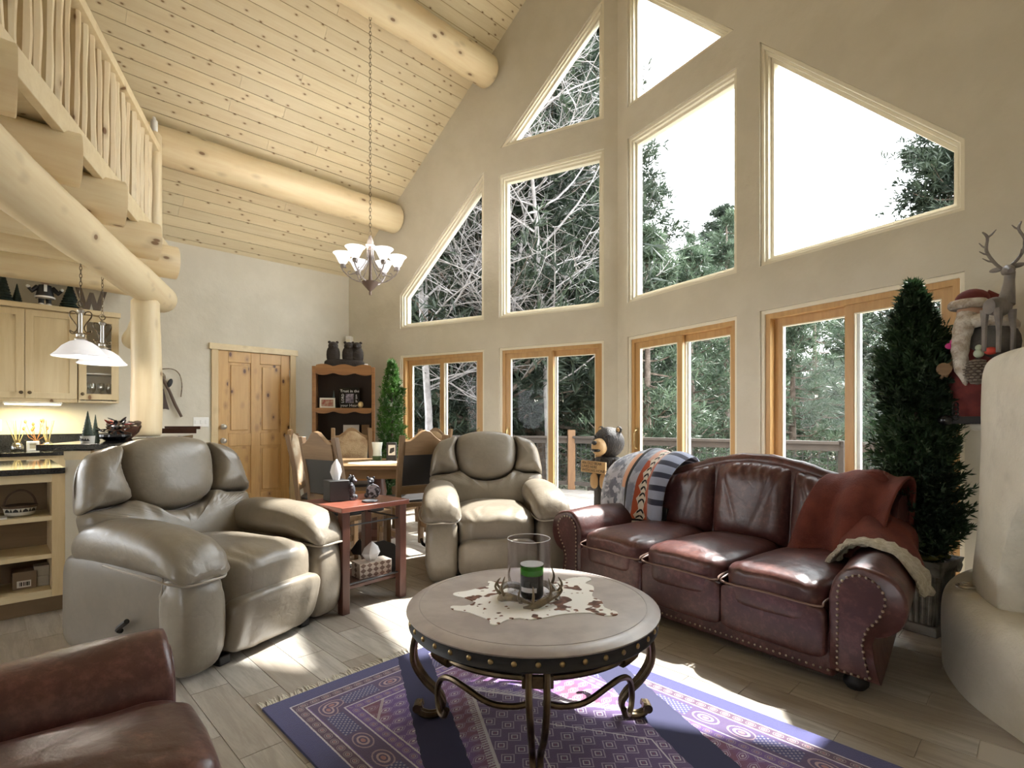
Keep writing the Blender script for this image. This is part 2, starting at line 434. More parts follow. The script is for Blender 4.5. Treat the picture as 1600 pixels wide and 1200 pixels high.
# end wall with the entry door: local t runs from the corner towards the kitchen
ME_ = basis(-RDIR, GDIR)
D0, D1 = .85, 1.72
C03 = Vector((C0.x, C0.y, 0))
polywall('wall_left', [(-.25, -.12), (D0, -.12), (D0, 2.04), (D1, 2.04), (D1, -.12), (9.5, -.12), (9.5, 3.26), (-.25, 3.26)], [rect(4.9, 6.9, .95, 2.5), rect(7.1, 9.1, .95, 2.5)], 0, .17, ME_, C03, MAT['plaster'])  # the two openings, out of view, are added so daylight fills the foreground
polywall('wall_right', [(0, -.12), (9, -.12), (9, 3.3), (0, 3.3)], [], 0, .17, basis(-RDIR, -GDIR), Vector((C1.x, C1.y, 0)), MAT['plaster'])
polywall('wall_back', [(-4, -.12), (4, -.12), (4, 3.3), (0, 7.4), (-4, 3.3)], [rect(-3.1, -2.1, .3, 2.1), rect(2.1, 3.1, .3, 2.1)], 0, .15, basis(GDIR, -RDIR), AD(-9.3, 0, 0), MAT['plaster'])  # both openings are invented, letting fill daylight in from behind the camera
e = bpy.data.objects.new('door_5', None); col.objects.link(e); struct(e); e.location = ME_ @ Vector(((D0+D1)/2, 0, 0)) + C03
W = D1-D0; h = W/2
MB().box(-h-.075, -h, -.022, 0, 0, 2.04).xf(ME_).build('casing', MAT['pinez'], e, bevel=.003)
MB().box(h, h+.075, -.022, 0, 0, 2.04).xf(ME_).build('casing', MAT['pinez'], e, bevel=.003)
MB().box(-h-.1, h+.1, -.03, 0, 2.04, 2.115).xf(ME_).build('head_casing', MAT['pine'], e, bevel=.003)
MB().box(-h, h, -.01, .16, -.1, .012).xf(ME_).build('threshold', MAT['bronze'], e)
slab = MB().box(-h+.003, h-.003, .015, .06, .008, 2.04).xf(ME_).build('door_slab', MAT['doorpine'], e)
st = .115
for (x0, x1, z0, z1) in ((-h+.003, -h+st, .01, 2.035), (h-st, h-.003, .01, 2.035), (-.055, .055, .01, 2.035)):
    MB().box(x0, x1, -.002, .015, z0, z1).xf(ME_).build('stile', MAT['doorpine'], slab, bevel=.004)
for z0, z1 in ((.01, .26), (.86, 1.02), (1.9, 2.035)):
    for x0, x1 in ((-h+st, -.055), (.055, h-st)):
        MB().box(x0, x1, -.002, .0148, z0, z1).xf(ME_).build('rail', MAT['doorpine'], slab, bevel=.004)
for z0, z1 in ((.26, .86), (1.02, 1.9)):
    for x0, x1 in ((-h+st, -.055), (.055, h-st)):
        MB().box(x0+.03, x1-.03, .002, .0148, z0+.035, z1-.035).xf(ME_).build('panel', MAT['doorpine'], slab, bevel=.01)
for z in (.93, 1.1):
    MB().lathe([(0, 0), (.033, 0), (.033, .012), (.012, .014), (.012, .04), (.028, .045), (.03, .06), (.018, .072), (0, .074)], 16, M=Tr(h-.055, 0, z) @ Rx(PI/2)).xf(ME_).build('door_knob' if z < 1 else 'deadbolt', MAT['steel'], e)
for z in (.25, 1.05, 1.8):
    MB().box(-h-.006, -h+.008, -.008, .012, z-.045, z+.045).xf(ME_).build('hinge', MAT['steel'], e)

# floor: slab plus wood-look tiles, long side across the ridge
fp = [K3, C03, C03-Vector((*RDIR, 0))*9.4, Vector((C1.x, C1.y, 0))-Vector((*RDIR, 0))*9, Vector((C1.x, C1.y, 0))]
n = len(fp); mb = MB(); mb.add([Vector((p.x, p.y, -.004)) for p in fp]+[Vector((p.x, p.y, -.14)) for p in fp], [tuple(range(n)), tuple(range(2*n-1, n-1, -1))]+[(i, (i+1) % n, n+(i+1) % n, n+i) for i in range(n)])
floor = struct(mb.build('floor', MAT['grout'], smooth=False))
TW, TL = .152, .61
rnd = random.Random(4); tiles = []
def px(p): return 800+835*p[0]/p[1], 658-835*(p[2]-1.17)/p[1]
for i in range(-48, 2):
    off = (i*2 % 3)/3*TL+rnd.uniform(-.03, .03)
    for j in range(-9, 9):
        c = AD((i+.5)*TW, j*TL+off)
        if c.y < 1.35: continue
        x, y = px(c)
        if not (-90 < x < 1690 and y < 1330): continue
        rel = Vector((c.x, c.y))-K
        if rel.dot(NL) > -.04 or rel.dot(NR) > -.04 or abs(rel.dot(GDIR)) > 3.78: continue
        tiles.append((c.y, c))
tiles.sort(key=lambda q: q[0])
ang = math.atan2(GDIR.y, GDIR.x)-PI/2
tm = MB().box(-TW/2+.0016, TW/2-.0016, -TL/2+.0016, TL/2-.0016, -.006, 0).mesh('floor_tile', MAT['floortile'], smooth=False)
rest = MB()
for k, (yy, c) in enumerate(tiles):
    if k < 300:
        o = bpy.data.objects.new('floor_tile', tm); col.objects.link(o); o.parent = floor; place(o, c, ang)
    else: rest.box(-TW/2+.0016, TW/2-.0016, -TL/2+.0016, TL/2-.0016, -.006, 0, Tr(*c) @ Rz(ang))
if rest.v: rest.build('floor_tile', MAT['floortile'], floor, smooth=False)['kind'] = 'stuff'

# roof: two slabs, the left one lined with tongue-and-groove boards
def slope_pt(a, d, up=0):
    p = AD(a, d); c = 1/math.sqrt(1+PITCH*PITCH); s = 1 if d >= 0 else -1
    nrm = Vector((GDIR.x*s*PITCH*c, GDIR.y*s*PITCH*c, c)); return Vector((p.x, p.y, RIDGE-PITCH*abs(d))) + nrm*up
def roofslab(sg, k):
    ends = [(-k*d+.2, sg*d, u) for d, u in ((0, .02), (4.1, .02), (4.1, .2), (0, .2))]
    return MB().loft([[slope_pt(*q) for q in ends], [slope_pt(-9.6, q[1], q[2]) for q in ends]])
ce = struct(roofslab(1, .296).build('ceiling', MAT['groove'], smooth=False))
struct(roofslab(-1, .255).build('ceiling_right', MAT['plankpine'], smooth=False))
bw = .128; L = 3.83*math.sqrt(1+PITCH*PITCH); nrow = int(L/bw)+1; rnd = random.Random(8)
cs = 1/math.sqrt(1+PITCH*PITCH)
Mroof = Matrix(((RDIR.x, GDIR.x*cs, GDIR.x*PITCH*cs, 0), (RDIR.y, GDIR.y*cs, GDIR.y*PITCH*cs, 0), (0, -PITCH*cs, cs, 0), (0, 0, 0, 1)))
bmesh_cache = {}
for i in range(nrow):
    y0 = i*bw; a = a_st = .14-.296*(y0+bw)*cs
    if y0*cs > 3.9: break
    while a > -7.6:
        ln = rnd.choice((1.8, 2.4, 3.0, 3.6)); 
        if a == a_st: ln = rnd.choice((1.4, 1.9, 2.4, 2.9, 3.4))
        if ln not in bmesh_cache:
            bmesh_cache[ln] = MB().box(-ln/2+.001, ln/2-.001, .0025, bw-.0025, .003, .02).mesh('ceiling_board', MAT['plankpine'], smooth=False)
        o = bpy.data.objects.new('ceiling_board', bmesh_cache[ln]); col.objects.link(o); o.parent = ce
        o.matrix_basis = Matrix.Translation(slope_pt(a-ln/2, y0*cs, 0)) @ Mroof
        a -= ln
# ---------------------------------------------------------------- logs, loft
def log(name, p0, p1, r0, r1, label, cat='log', group=None, m=None, seed=0, wob=.012, n=20, seg=22, ends=(.5, .5), crisp=False):
    """round peeled log from p0 to p1, grain along its own axis"""
    p0, p1 = Vector(p0), Vector(p1); L = (p1-p0).length; rnd = random.Random(seed)
    ph = [rnd.uniform(0, 6.28) for _ in range(6)]; path = []; R = []
    for i in range(seg+1):
        t = i/seg; x = L*t
        path.append((x, wob*math.sin(3.1*t*L*.4+ph[0])+wob*.5*math.sin(7*t+ph[1]), wob*math.sin(2.3*t*L*.4+ph[2])))
        R.append((r0+(r1-r0)*t)*(1+.025*math.sin(5*x+ph[3])+.015*math.sin(11*x+ph[4])))
    # softened ends
    a = .18*r0; path = [(0, path[0][1], path[0][2])]+[(a, path[0][1], path[0][2])]+path[1:-1]+[(L-a, path[-1][1], path[-1][2]), (L, path[-1][1], path[-1][2])]
    ef = .985 if crisp else .86; R = [R[0]*ef]+[R[0]]+R[1:-1]+[R[-1], R[-1]*ef]
    if crisp: path[1] = (.006, path[1][1], path[1][2])
    o = MB().tube(path, R, n).build(name, m or MAT['log'], sharp=60)
    o.location = p0; o.rotation_mode = 'QUATERNION'; o.rotation_quaternion = (p1-p0).to_track_quat('X', 'Z')
    return tag(o, label, cat, group)
log('roof_purlin', AD(-.9, 2.93, 3.905), AD(-8, 2.93, 3.905), .185, .18, 'thick peeled log purlin low under the plank ceiling, above the chandelier', 'log beam', 'peeled log beams', seed=1)
log('roof_purlin', AD(-.48, 1.525, 5.42), AD(-8, 1.525, 5.42), .185, .18, 'thick peeled log purlin highest under the plank ceiling, cut off by the top edge', 'log beam', 'peeled log beams', seed=2)
BD = Vector((-.358, .934, 0)); PO = Vector((-3.23, 4.72, 0))
def bp(t, z, off=0):
    q = PO + BD*t + Vector((.934, .358, 0))*off; return Vector((q.x, q.y, z))
log('loft_beam', bp(.52, 2.345), bp(-4.3, 2.345), .135, .155, 'long peeled log beam resting on the round post, carrying the loft', 'log beam', 'peeled log beams', seed=3)
R3 = Vector((RDIR.x, RDIR.y, 0))
names = ['nearest, at the left edge', 'second from the camera', 'third from the camera', 'above the round post', 'farthest from the camera']
for k, (x, y) in enumerate(((-2.16, 2.33), (-2.466, 3.05), (-2.65, 3.65), (-2.927, 4.42), (-3.14, 5.0))):
    e_ = Vector((x, y, 2.655)); log('loft_joist', e_, e_-R3*3.6, .148, .14, 'peeled log floor joist under the loft, '+names[k], 'log beam', 'loft joists', seed=10+k, crisp=True)
log('kitchen_joist', (-3.93, 5.69, 2.64), Vector((-3.93, 5.69, 2.64))-R3*3.2, .135, .13, 'log joist crossing low in front of the decorations above the cabinets', 'log beam', 'loft joists', seed=15, crisp=True)
log('log_post', PO+Vector((0, 0, 1.035)), PO+Vector((0, 0, 2.235)), .118, .112, 'upright peeled log post standing on the black bar top', 'post', m=MAT['log'], seed=5)
log('brace_log', (-3.52, 5.12, 2.10), (-3.95, 5.58, 2.02), .1, .1, 'short log behind the round post, running back above the cabinets', 'log', seed=7)
FL0 = Vector((-2.235, 2.333, 0)); FD = Vector((-.366, .9306, 0))
def fl(t, z, off=0): return FL0 + FD*t + Vector((-.9306, -.366, 0))*off + Vector((0, 0, z))
mb = MB(); q0, q1 = fl(-2.0, 0), fl(3.156, 0); q2, q3 = q1-R3*3.2, q0-R3*3.6
mb.loft([[q+Vector((0, 0, 2.80)) for q in (q0, q1, q2, q3)], [q+Vector((0, 0, 2.86)) for q in (q0, q1, q2, q3)]])
struct(mb.build('floor_loft', MAT['plankpine'], smooth=False))
fm = MB().loft([[fl(t, z, o) for o, z in ((-.02, 2.745), (.03, 2.745), (.03, 2.885), (-.02, 2.885))] for t in (-2.0, 3.17)])
struct(fm.build('trim_1', MAT['pine'], bevel=.004, smooth=False))
rl = thing('loft_railing', 'peeled pole railing with many upright sticks along the loft edge', 'railing', fl(0, 2.885, .05))
def frl(t, z): return fl(t, z, .05)-fl(0, 2.885, .05)
rr = random.Random(3)
MB().loft([[frl(t, z)+Vector((.93, .366, 0))*o for o, z in ((-.05, 3.66), (.0, 3.645), (.05, 3.66), (.055, 3.72), (.03, 3.765), (-.03, 3.765), (-.055, 3.72))] for t in [-1.9+i*.2 for i in range(24)]+[2.84]]).build('top_rail', MAT['pine'], rl, sharp=60)
k = 0; t = -1.85
while t < 2.75:
    ph = rr.uniform(0, 6); dx = rr.uniform(-.008, .008); rad = rr.uniform(.026, .036)
    path = [frl(t+.012*math.sin(ph+z*4)+dx*z, 2.885+z) for z in np.linspace(0, .79, 9)]
    o = MB().tube([p-frl(t, 2.885) for p in path], [rad*(1+.12*math.sin(ph+i*1.3)) for i in range(9)], 8).build('baluster', MAT['logz'], rl); o.location = frl(t, 2.885)
    t += .128
nw = MB().tube([frl(2.84, z) for z in (2.7, 3.0, 3.3, 3.6, 3.82, 3.845)], [.068, .066, .064, .064, .062, .045], 12); nw.build('newel', MAT['logz'], rl)
tag(MB().lathe([(.0, 0), (.028, 0), (.03, .05), (.03, .11), (.018, .12), (.012, .145), (0, .15)], 12).build('white_sensor', MAT['white']), 'small white bottle shape standing on the loft newel post', 'ornament').location = fl(2.84, 3.846, .05)

# ---------------------------------------------------------------- kitchen
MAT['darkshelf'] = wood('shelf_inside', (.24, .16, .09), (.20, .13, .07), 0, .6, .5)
def ew(t, y, z): return ME_ @ Vector((t, y, z)) + C03         # end-wall frame: t from the corner, y<0 into the room
RE = math.atan2(-RDIR.y, -RDIR.x)                                # local x along -ridge
# local frame for things on the end wall: x along +ridge (rightwards in view), y into the wall
RW = math.atan2(RDIR.y, RDIR.x)
def cabinet_door(x0, x1, z0, z1, y, parent, glass=False, knob=None):
    e_, q = ring(rect(x0, x1, z0, z1), .06, y-.02, y); d = e_.build('door', MAT['cabpine'], parent, bevel=.003)
    if glass: MB().prism(q, y-.013, y-.008).build('pane', MAT['cabglass'], d, smooth=False)
    else: MB().box(x0+.06, x1-.06, y-.010, y-.002, z0+.06, z1-.06).build('panel', MAT['cabpine'], d)
    if knob: MB().lathe([(0, 0), (.006, 0), (.006, .015), (.015, .02), (.016, .026), (0, .032)], 12, M=Tr(knob, y-.02, z0+.055) @ Rx(PI/2)).build('knob', MAT['bronze'], d)
MAT['cabglass'] = glass2('cabinet_glass', (.97, .97, .97), .03)
UB, UT = 1.355, 2.235
c1 = thing('upper_cabinet', 'pine wall cabinet with two plain panel doors and dark knobs', 'cabinet', ew(3.86, -.33, UB), RW)
MB().box(0, .775, .0, .325, 0, UT-UB).build('body', MAT['cabpine'], c1, bevel=.003)
cabinet_door(.005, .385, .03, UT-UB-.01, 0, c1, knob=.36); cabinet_door(.39, .77, .03, UT-UB-.01, 0, c1, knob=.42)
MB().box(-.01, .785, -.035, .325, UT-UB, UT-UB+.05).build('crown', MAT['pine'], c1, bevel=.006)
c2 = thing('glass_cabinet', 'pine wall cabinet with a single glass door full of stemware', 'cabinet', ew(3.08, -.33, UB), RW)
cb = MB(); w = .33
cb.box(0, .02, 0, .325, 0, UT-UB).box(w-.02, w, 0, .325, 0, UT-UB).box(.02, w-.02, 0, .325, 0, .02).box(.02, w-.02, 0, .325, UT-UB-.02, UT-UB)
cb.build('body', MAT['cabpine'], c2); B(.02, w-.02, .3, .325, .02, UT-UB-.02).build('back_panel', MAT['white'], c2)  # white back and shelves stand in for light inside the cabinet
for z in (.29, .56): B(.02, w-.02, .03, .3, z, z+.012).build('shelf', MAT['white'], c2)
cabinet_door(.005, w-.005, .03, UT-UB-.01, 0, c2, True, knob=.03)
MB().box(0, w+.012, -.035, .325, UT-UB, UT-UB+.05).build('crown', MAT['pine'], c2, bevel=.006)
MAT['stem'] = glass2('stemware_glass', (.9, .92, .93), .25)
wg = MB().lathe([(.0, 0), (.03, 0), (.03, .003), (.004, .006), (.004, .075), (.02, .09), (.034, .12), (.036, .15), (.03, .185), (.028, .185), (.032, .15), (.03, .122), (.0, .095)], 14)
for k in range(4):
    o = wg.build('wine_glass', MAT['stem'], c2 and None) if k == 0 else dup(wobj)
    if k == 0: wobj = o
    o.location = ew(3.08-.06-.07*k, -.2+.04*(k % 2), UB+.022); tag(o, 'clear wine glass on the bottom shelf behind the cabinet glass', 'glass', 'wine glasses in the cabinet')
MAT['lamp_yellow'] = plain('under_cabinet_tube', (1, .9, .6), .4, emit=2.5)
uc = thing('under_cabinet_light', 'slim lit strip light under the two-door wall cabinet', 'light', ew(3.62, -.3, UB-.02), RW)
B(0, .42, -.01, .05, .0, .02).build('housing', MAT['white'], uc); B(.01, .41, -.012, .04, -.012, -.0005).build('tube', MAT['lamp_yellow'], uc, bevel=.004)
ul = bpy.data.lights.new('strip_light', 'AREA'); ul.shape = 'RECTANGLE'; ul.size = .42; ul.size_y = .05; ul.energy = 1.6; ul.color = (1, .86, .45)
uo = bpy.data.objects.new('strip_light', ul); col.objects.link(uo); uo.parent = uc; uo.location = (.21, .02, -.02)
# counters
CH = .885
bc = thing('back_counter', 'black granite worktop with upstand along the kitchen wall', 'worktop', ew(4.6, -.62, 0), RW)
B(0, 2.0, 0, .61, CH-.035, CH).build('slab', MAT['granite'], bc, bevel=.004); B(0, 2.0, .595, .617, CH, 1.04).build('upstand', MAT['granite'], bc)
B(0, 2.0, .04, .6, .02, CH-.036).build('base_cabinet', MAT['cabpine'], bc)
PC = Vector((-2.76, 3.30, 0))                                    # living-room corner of the peninsula
pn = thing('peninsula_bookcase', 'open pine bookcase under the black worktop facing the living room', 'bookcase', PC, RW)
w = .82; d = .36; H = CH-.036                                    # local x: 0 right end, negative to the left
B(-.062, 0, 0, d, .1, H).build('stile', MAT['pinez'], pn, bevel=.002); B(-w, -w+.05, 0, d, .1, H).build('stile', MAT['pinez'], pn)
B(-w+.05, -.062, 0, .02, H-.05, H).build('top_rail', MAT['pine'], pn, bevel=.002)
for z, t in ((.10, .045), (.335, .028), (.565, .028)): B(-w+.05, -.062, .003, d-.012, z, z+t).build('shelf', MAT['pine'], pn, bevel=.002)
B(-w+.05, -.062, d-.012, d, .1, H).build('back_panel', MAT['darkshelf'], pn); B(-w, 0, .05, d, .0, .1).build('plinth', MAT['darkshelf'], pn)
pw = tag(MB().box(-1.1, .0, -.02, 1.0, 0, .035).build('peninsula_worktop', MAT['granite'], bevel=.004), 'glossy black worktop over the open bookcase', 'worktop'); place(pw, PC+Vector((0, 0, CH-.035)), RW)
# raised bar: half wall plus granite ledge, running under the loft beam
HW0 = Vector((-2.70, 3.325, 0)); BA = math.atan2(BD.y, BD.x)
hw = thing('bar_half_wall', 'plastered half wall with pine corner trim carrying the black bar top', 'half wall', HW0, BA)
B(0, 2.42, -.06, .065, .0, .985).build('wall_core', MAT['plaster'], hw); 
B(-.006, .055, -.068, -.04, .0, .985).build('corner_trim', MAT['pinez'], hw, bevel=.002)
B(-.012, .0, -.066, .03, .0, .09).build('baseboard', MAT['pine'], hw); B(.06, 2.42, -.072, -.06, .0, .09).build('baseboard', MAT['pine'], hw); B(-.012, 0, -.068, .068, .93, .985).build('cap_trim', MAT['pine'], hw)
bt = tag(MB().box(-.03, 2.44, -.2, .2, 0, .035).build('bar_top', MAT['granite'], bevel=.004), 'black granite bar top on the half wall, the log post standing on it', 'bar top'); place(bt, HW0+Vector((0, 0, .992)), BA)
# small things in the bookcase
MAT['wicker'] = plain('dark_wicker', (.10, .06, .035), .7, bump=.8, bscale=90)
MAT['bandwhite'] = plain('painted_band', (.62, .6, .54), .6)
bk = thing('handled_basket', 'small round basket with white painted band and tall hoop handle', 'basket', PC+Vector((-.20*RDIR.x-.13*.7034, -.20*RDIR.y+.13*.7108, .594)), RW)
MB().lathe([(0, 0), (.05, 0), (.068, .012), (.078, .055), (.074, .055), (.064, .014), (0, .012)], 24).build('bowl', MAT['bandwhite'], bk)
MB().lathe([(.074, .05), (.083, .056), (.083, .066), (.074, .068)], 24).build('rim', MAT['wicker'], bk)
MB().tube(arc((0, 0, .06), .072, 0, PI, 16, r2=.095), .006, 6).build('handle', MAT['wicker'], bk)
for a in range(7):
    M = Rz(-PI/2-.9+a*.3) @ Tr(.0745, 0, .03) @ Rz(PI/2)
    (MB().prism([(-.014, 0), (.014, 0), (.01, .012), (0, .02), (-.01, .012)], -.002, .002, M) if a % 2 == 0 else MB().prism([(-.006, 0), (.006, 0), (0, .024)], -.002, .002, M)).build('painted_motif', MAT['black'], bk)
def inbook(x, y, z): return PC + Vector((RDIR.x*x+GDIR.x*y, RDIR.y*x+GDIR.y*y, z))
MAT['cardboard'] = plain('cardboard', (.20, .14, .09), .8); MAT['greybox'] = plain('grey_card', (.30, .27, .22), .8); MAT['whitebox'] = plain('white_card', (.66, .64, .6), .7)
o = thing('cardboard_box', 'brown cardboard box with a barcode label on the bottom shelf', 'box', inbook(-.18, .12, .146), RW)
B(-.055, .055, 0, .12, 0, .105).build('carton', MAT['cardboard'], o, bevel=.002); B(-.035, .03, -.002, 0, .012, .052).build('label', MAT['whitebox'], o)
for i, x in enumerate((-.024, -.018, -.014, -.006, .002, .008, .013, .018)): B(x, x+.003+.002*(i % 2), -.003, -.002, .02, .044).build('bar', MAT['black'], o)
o = thing('white_carton', 'white box with an open grey side, leftmost on the bottom shelf', 'box', inbook(-.325, .05, .146), RW+.25)
B(-.1, .0, 0, .14, 0, .165).build('carton', MAT['whitebox'], o, bevel=.002); B(0, .006, .005, .14, 0, .15).build('side_flap', MAT['greybox'], o); B(-.08, -.035, -.002, 0, .02, .028).build('print', MAT['black'], o)
for k, (z, lb) in enumerate(((.146, 'lower'), (.209, 'upper'))):
    o = tag(B(-.036, .036, 0, .1, 0, .062).build('small_box', MAT['greybox'], bevel=.002), lb+' small grey box stacked at the right end of the bottom shelf', 'box', 'small grey boxes'); place(o, inbook(-.1, .13, z), RW)
o = tag(B(-.05, .05, 0, .12, 0, .008).build('folded_paper', MAT['whitebox']), 'thin white paper lying at the left of the basket shelf', 'paper'); place(o, inbook(-.31, .03, .594), RW)
# things on the worktops
MAT['amber'] = plain('reed_oil', (.12, .06, .02), .3); MAT['reed'] = plain('reed', (.6, .5, .25), .7)
MAT['clear'] = glass2('bottle_glass', (.9, .93, .92), .18)
def diffuser(loc, label, seed):
    d = thing('reed_diffuser', label, 'diffuser', loc, 0, 'reed diffusers')
    MB().lathe([(0, 0), (.04, 0), (.05, .02), (.05, .05), (.035, .075), (.014, .085), (.014, .105), (.011, .105), (.011, .085), (.032, .072), (.046, .05), (.046, .02), (0, .004)], 18).build('bottle', MAT['clear'], d)
    MB().lathe([(0, .005), (.044, .02), (.045, .045), (0, .046)], 16).build('oil', MAT['amber'], d)
    MB().lathe([(.0145, .085), (.018, .09), (.018, .108), (.0145, .108)], 12).build('collar', MAT['brass'], d)
    r = random.Random(seed)
    for k in range(6):
        a = r.uniform(0, 6.28); s = r.uniform(.03, .09)
        T([(0, 0, .03), (s*math.cos(a), s*math.sin(a), .29)], .0028, 5).build('reed', MAT['reed'], d)
diffuser(ew(3.52, -.2, CH), 'glass reed diffuser at the left on the black kitchen worktop', 1)
diffuser(ew(3.30, -.2, CH), 'glass reed diffuser at the right on the black kitchen worktop', 2)
o = thing('candle_box', 'square white candle holder between the two reed diffusers', 'candle', ew(3.41, -.22, CH), RW)
ring(rect(-.045, .045, 0, .09), .02, -.045, .045)[0].build('holder', MAT['white'], o, bevel=.003); B(-.024, .024, -.03, .04, .022, .066).build('wax', plain('ivory_wax', (.75, .68, .5), .5), o)
MAT['dried'] = plain('dried_flowers', (.45, .2, .07), .8)
o = thing('dried_stems', 'brown dried flower stems standing behind the square candle', 'flowers', ew(3.38, -.14, CH)); rr = random.Random(5)
MB().lathe([(0, 0), (.025, 0), (.03, .08), (.02, .1), (0, .1)], 12).build('vase', MAT['amber'], o)
for k in range(9):
    a = rr.uniform(0, 6.28); s = rr.uniform(.02, .1); p = Vector((s*math.cos(a), s*math.sin(a), rr.uniform(.2, .3)))
    T([(0, 0, .09), p*.6, p], .002, 5).build('stem', MAT['dried'], o); MB().ell(p, (.012, .012, .018), 6, 5).build('bloom', MAT['dried'], o)
MAT['figtree'] = plain('dark_green_resin', (.025, .045, .03), .6, bump=.6, bscale=70)
def bp2(t, y, z=1.0275): return HW0 + Vector((BD.x*t - BD.y*y, BD.y*t + BD.x*y, z))
def tiered_tree(loc, h, r, label, group, tiers=9, m=None, pot=False):
    t_ = thing('tree_figurine', label, 'figurine', loc, 0, group); z = 0
    if pot:
        MB().lathe([(0, 0), (r*.95, 0), (r*1.05, .045), (r*.9, .045), (0, .04)], 18).build('pot', MAT['bandwhite'], t_); z = .04
        for a in range(5): MB().prism([(-.01, 0), (.01, 0), (0, .018)], -.002, .002, Rz(-PI/2-.7+a*.35) @ Tr(r*1.03, 0, .012) @ Rz(PI/2)).build('painted_motif', MAT['black'], t_)
    f = MB(); hh = h-z
    for k in range(tiers):
        z0 = z+hh*k/tiers; rr_ = r*(1-k/tiers*.92); f.lathe([(rr_*.25, z0), (rr_, z0-.004), (rr_*.8, z0+hh/tiers*.55), (rr_*.3, z0+hh/tiers*1.5)], 11)
    f.build('boughs', m or MAT['figtree'], t_, sharp=25); return t_
tiered_tree(bp2(.22, .02), .20, .038, 'dark tiered tree figurine in a white painted pot at the bar end', 'small tree figurines', pot=True)
tiered_tree(bp2(.62, .1), .18, .03, 'thin dark tree figurine behind the black floral pile on the bar', 'small tree figurines')
o = thing('floral_pile', 'heap of glossy black leaves with a red and a silver bloom on the bar', 'flowers', bp2(.62, -.02)); rr = random.Random(9)
MB().lathe([(0, 0), (.06, 0), (.1, .03), (.1, .045), (0, .05)], 16).build('tray', MAT['blackgloss'], o)
MAT['redleaf'] = plain('red_leaf', (.35, .04, .02), .5); MAT['silverleaf'] = plain('silver_leaf', (.45, .46, .5), .3, .6)
for k in range(34):
    a = rr.uniform(0, 6.28); s = rr.uniform(.0, .085); z = rr.uniform(.03, .14)*(1-s*4)+.03
    M = Tr(s*math.cos(a), s*math.sin(a), z) @ Rz(a) @ Ry(rr.uniform(-.9, .6))
    MB().ell((.02, 0, 0), (.032, .014, .005), 8, 4, M=M).build('leaf', MAT['redleaf'] if k % 11 == 3 else MAT['silverleaf'] if k % 7 == 2 else MAT['blackgloss'], o)
o = thing('dark_bowl', 'dark wooden bowl with a beaded twig wreath, beside the log post', 'bowl', bp2(1.12, .06))
MB().lathe([(0, 0), (.05, 0), (.1, .05), (.12, .1), (.112, .1), (.09, .055), (0, .02)], 20).build('bowl', wood('dark_bowl_wood', (.12, .05, .03), (.07, .03, .02), 0, 1, .25), o)
rr = random.Random(2)
wt = MB()
for k in range(40):
    a = k/40*2*PI; wt.ell((.105*math.cos(a), .105*math.sin(a), .115+rr.uniform(-.012, .02)), (.014, .014, .014), 6, 4)
wt.build('wreath', MAT['wicker'], o)
o = thing('carved_boat', 'low dark carved dishes at the far end of the bar by the door', 'bowl', bp2(2.15, -.06))
dk = wood('dark_dish_wood', (.10, .045, .03), (.06, .03, .02), 0, 1, .25)
MB().loft([[Vector((x, y*(1-abs(x)/.27)+.0, z)) for y, z in ((-.06, .07), (-.03, .02), (.03, .02), (.06, .07))] for x in (-.25, -.12, 0, .12, .25)]).build('dish', dk, o)
MB().loft([[Vector((x+.05, .1+y*(1-abs(x)/.2), z+.03)) for y, z in ((-.05, .06), (-.03, .03), (.03, .03), (.05, .06))] for x in (-.18, -.08, 0, .08, .18)]).build('small_dish', dk, o)
# things on top of the wall cabinets
tz = UT+.052
MAT['darktree'] = plain('decor_tree', (.02, .035, .028), .7, bump=.5, bscale=60)
tiered_tree(ew(3.62, -.2, tz), .30, .085, 'dark tree decoration, leftmost and tallest above the wall cabinets', 'tree decorations above the cabinets', 12, MAT['darktree'])
tiered_tree(ew(3.52, -.16, tz), .19, .05, 'smallest dark tree decoration, beside the tallest above the cabinets', 'tree decorations above the cabinets', 9, MAT['darktree'])
tiered_tree(ew(3.13, -.2, tz), .27, .10, 'bushy dark tree decoration between figure and wooden letter above cabinets', 'tree decorations above the cabinets', 10, MAT['darktree'])
fg = thing('winter_figure', 'small black coated figure with white fur trim standing above the cabinets', 'figurine', ew(3.32, -.2, tz), RW)
for s in (-1, 1):
    MB().ell((s*.028, -.01, .018), (.026, .036, .018), 10, 6).build('boot', MAT['white'], fg); T([(s*.028, 0, .02), (s*.028, 0, .09)], .022, 10).build('leg', MAT['black'], fg)
    T([(s*.055, 0, .19), (s*.1, -.02, .14), (s*.12, -.03, .17)], [.024, .02, .016], 8).build('arm', MAT['black'], fg); MB().ell((s*.125, -.03, .18), (.016, .016, .016), 8, 6).build('mitten', MAT['white'], fg)
MB().lathe([(0, .08), (.07, .08), (.072, .1), (.06, .16), (.05, .21), (0, .22)], 14).build('coat', MAT['black'], fg); MB().lathe([(.06, .078), (.078, .085), (.078, .1), (.06, .105)], 14).build('fur_hem', MAT['white'], fg)
B(-.012, .012, -.062, -.04, .11, .21).build('fur_front', MAT['white'], fg); MB().ell((0, 0, .245), (.036, .036, .04), 12, 8).build('head', plain('figure_face', (.5, .33, .25), .6), fg)
MB().lathe([(.04, .26), (.042, .275), (.025, .31), (.0, .35)], 12).build('cap', MAT['black'], fg)
lt = tag(MB().prism([(-.13, .24), (-.065, 0), (-.02, 0), (0, .1), (.02, 0), (.065, 0), (.13, .24), (.08, .24), (.045, .09), (.015, .2), (-.015, .2), (-.045, .09), (-.08, .24)], -.012, .012).build('wooden_letter', wood('grey_barnwood', (.16, .12, .09), (.09, .07, .055), 2, 1, .7)), 'grey wooden letter W leaning above the glass cabinet', 'letter'); place(lt, ew(2.96, -.2, tz), RW)
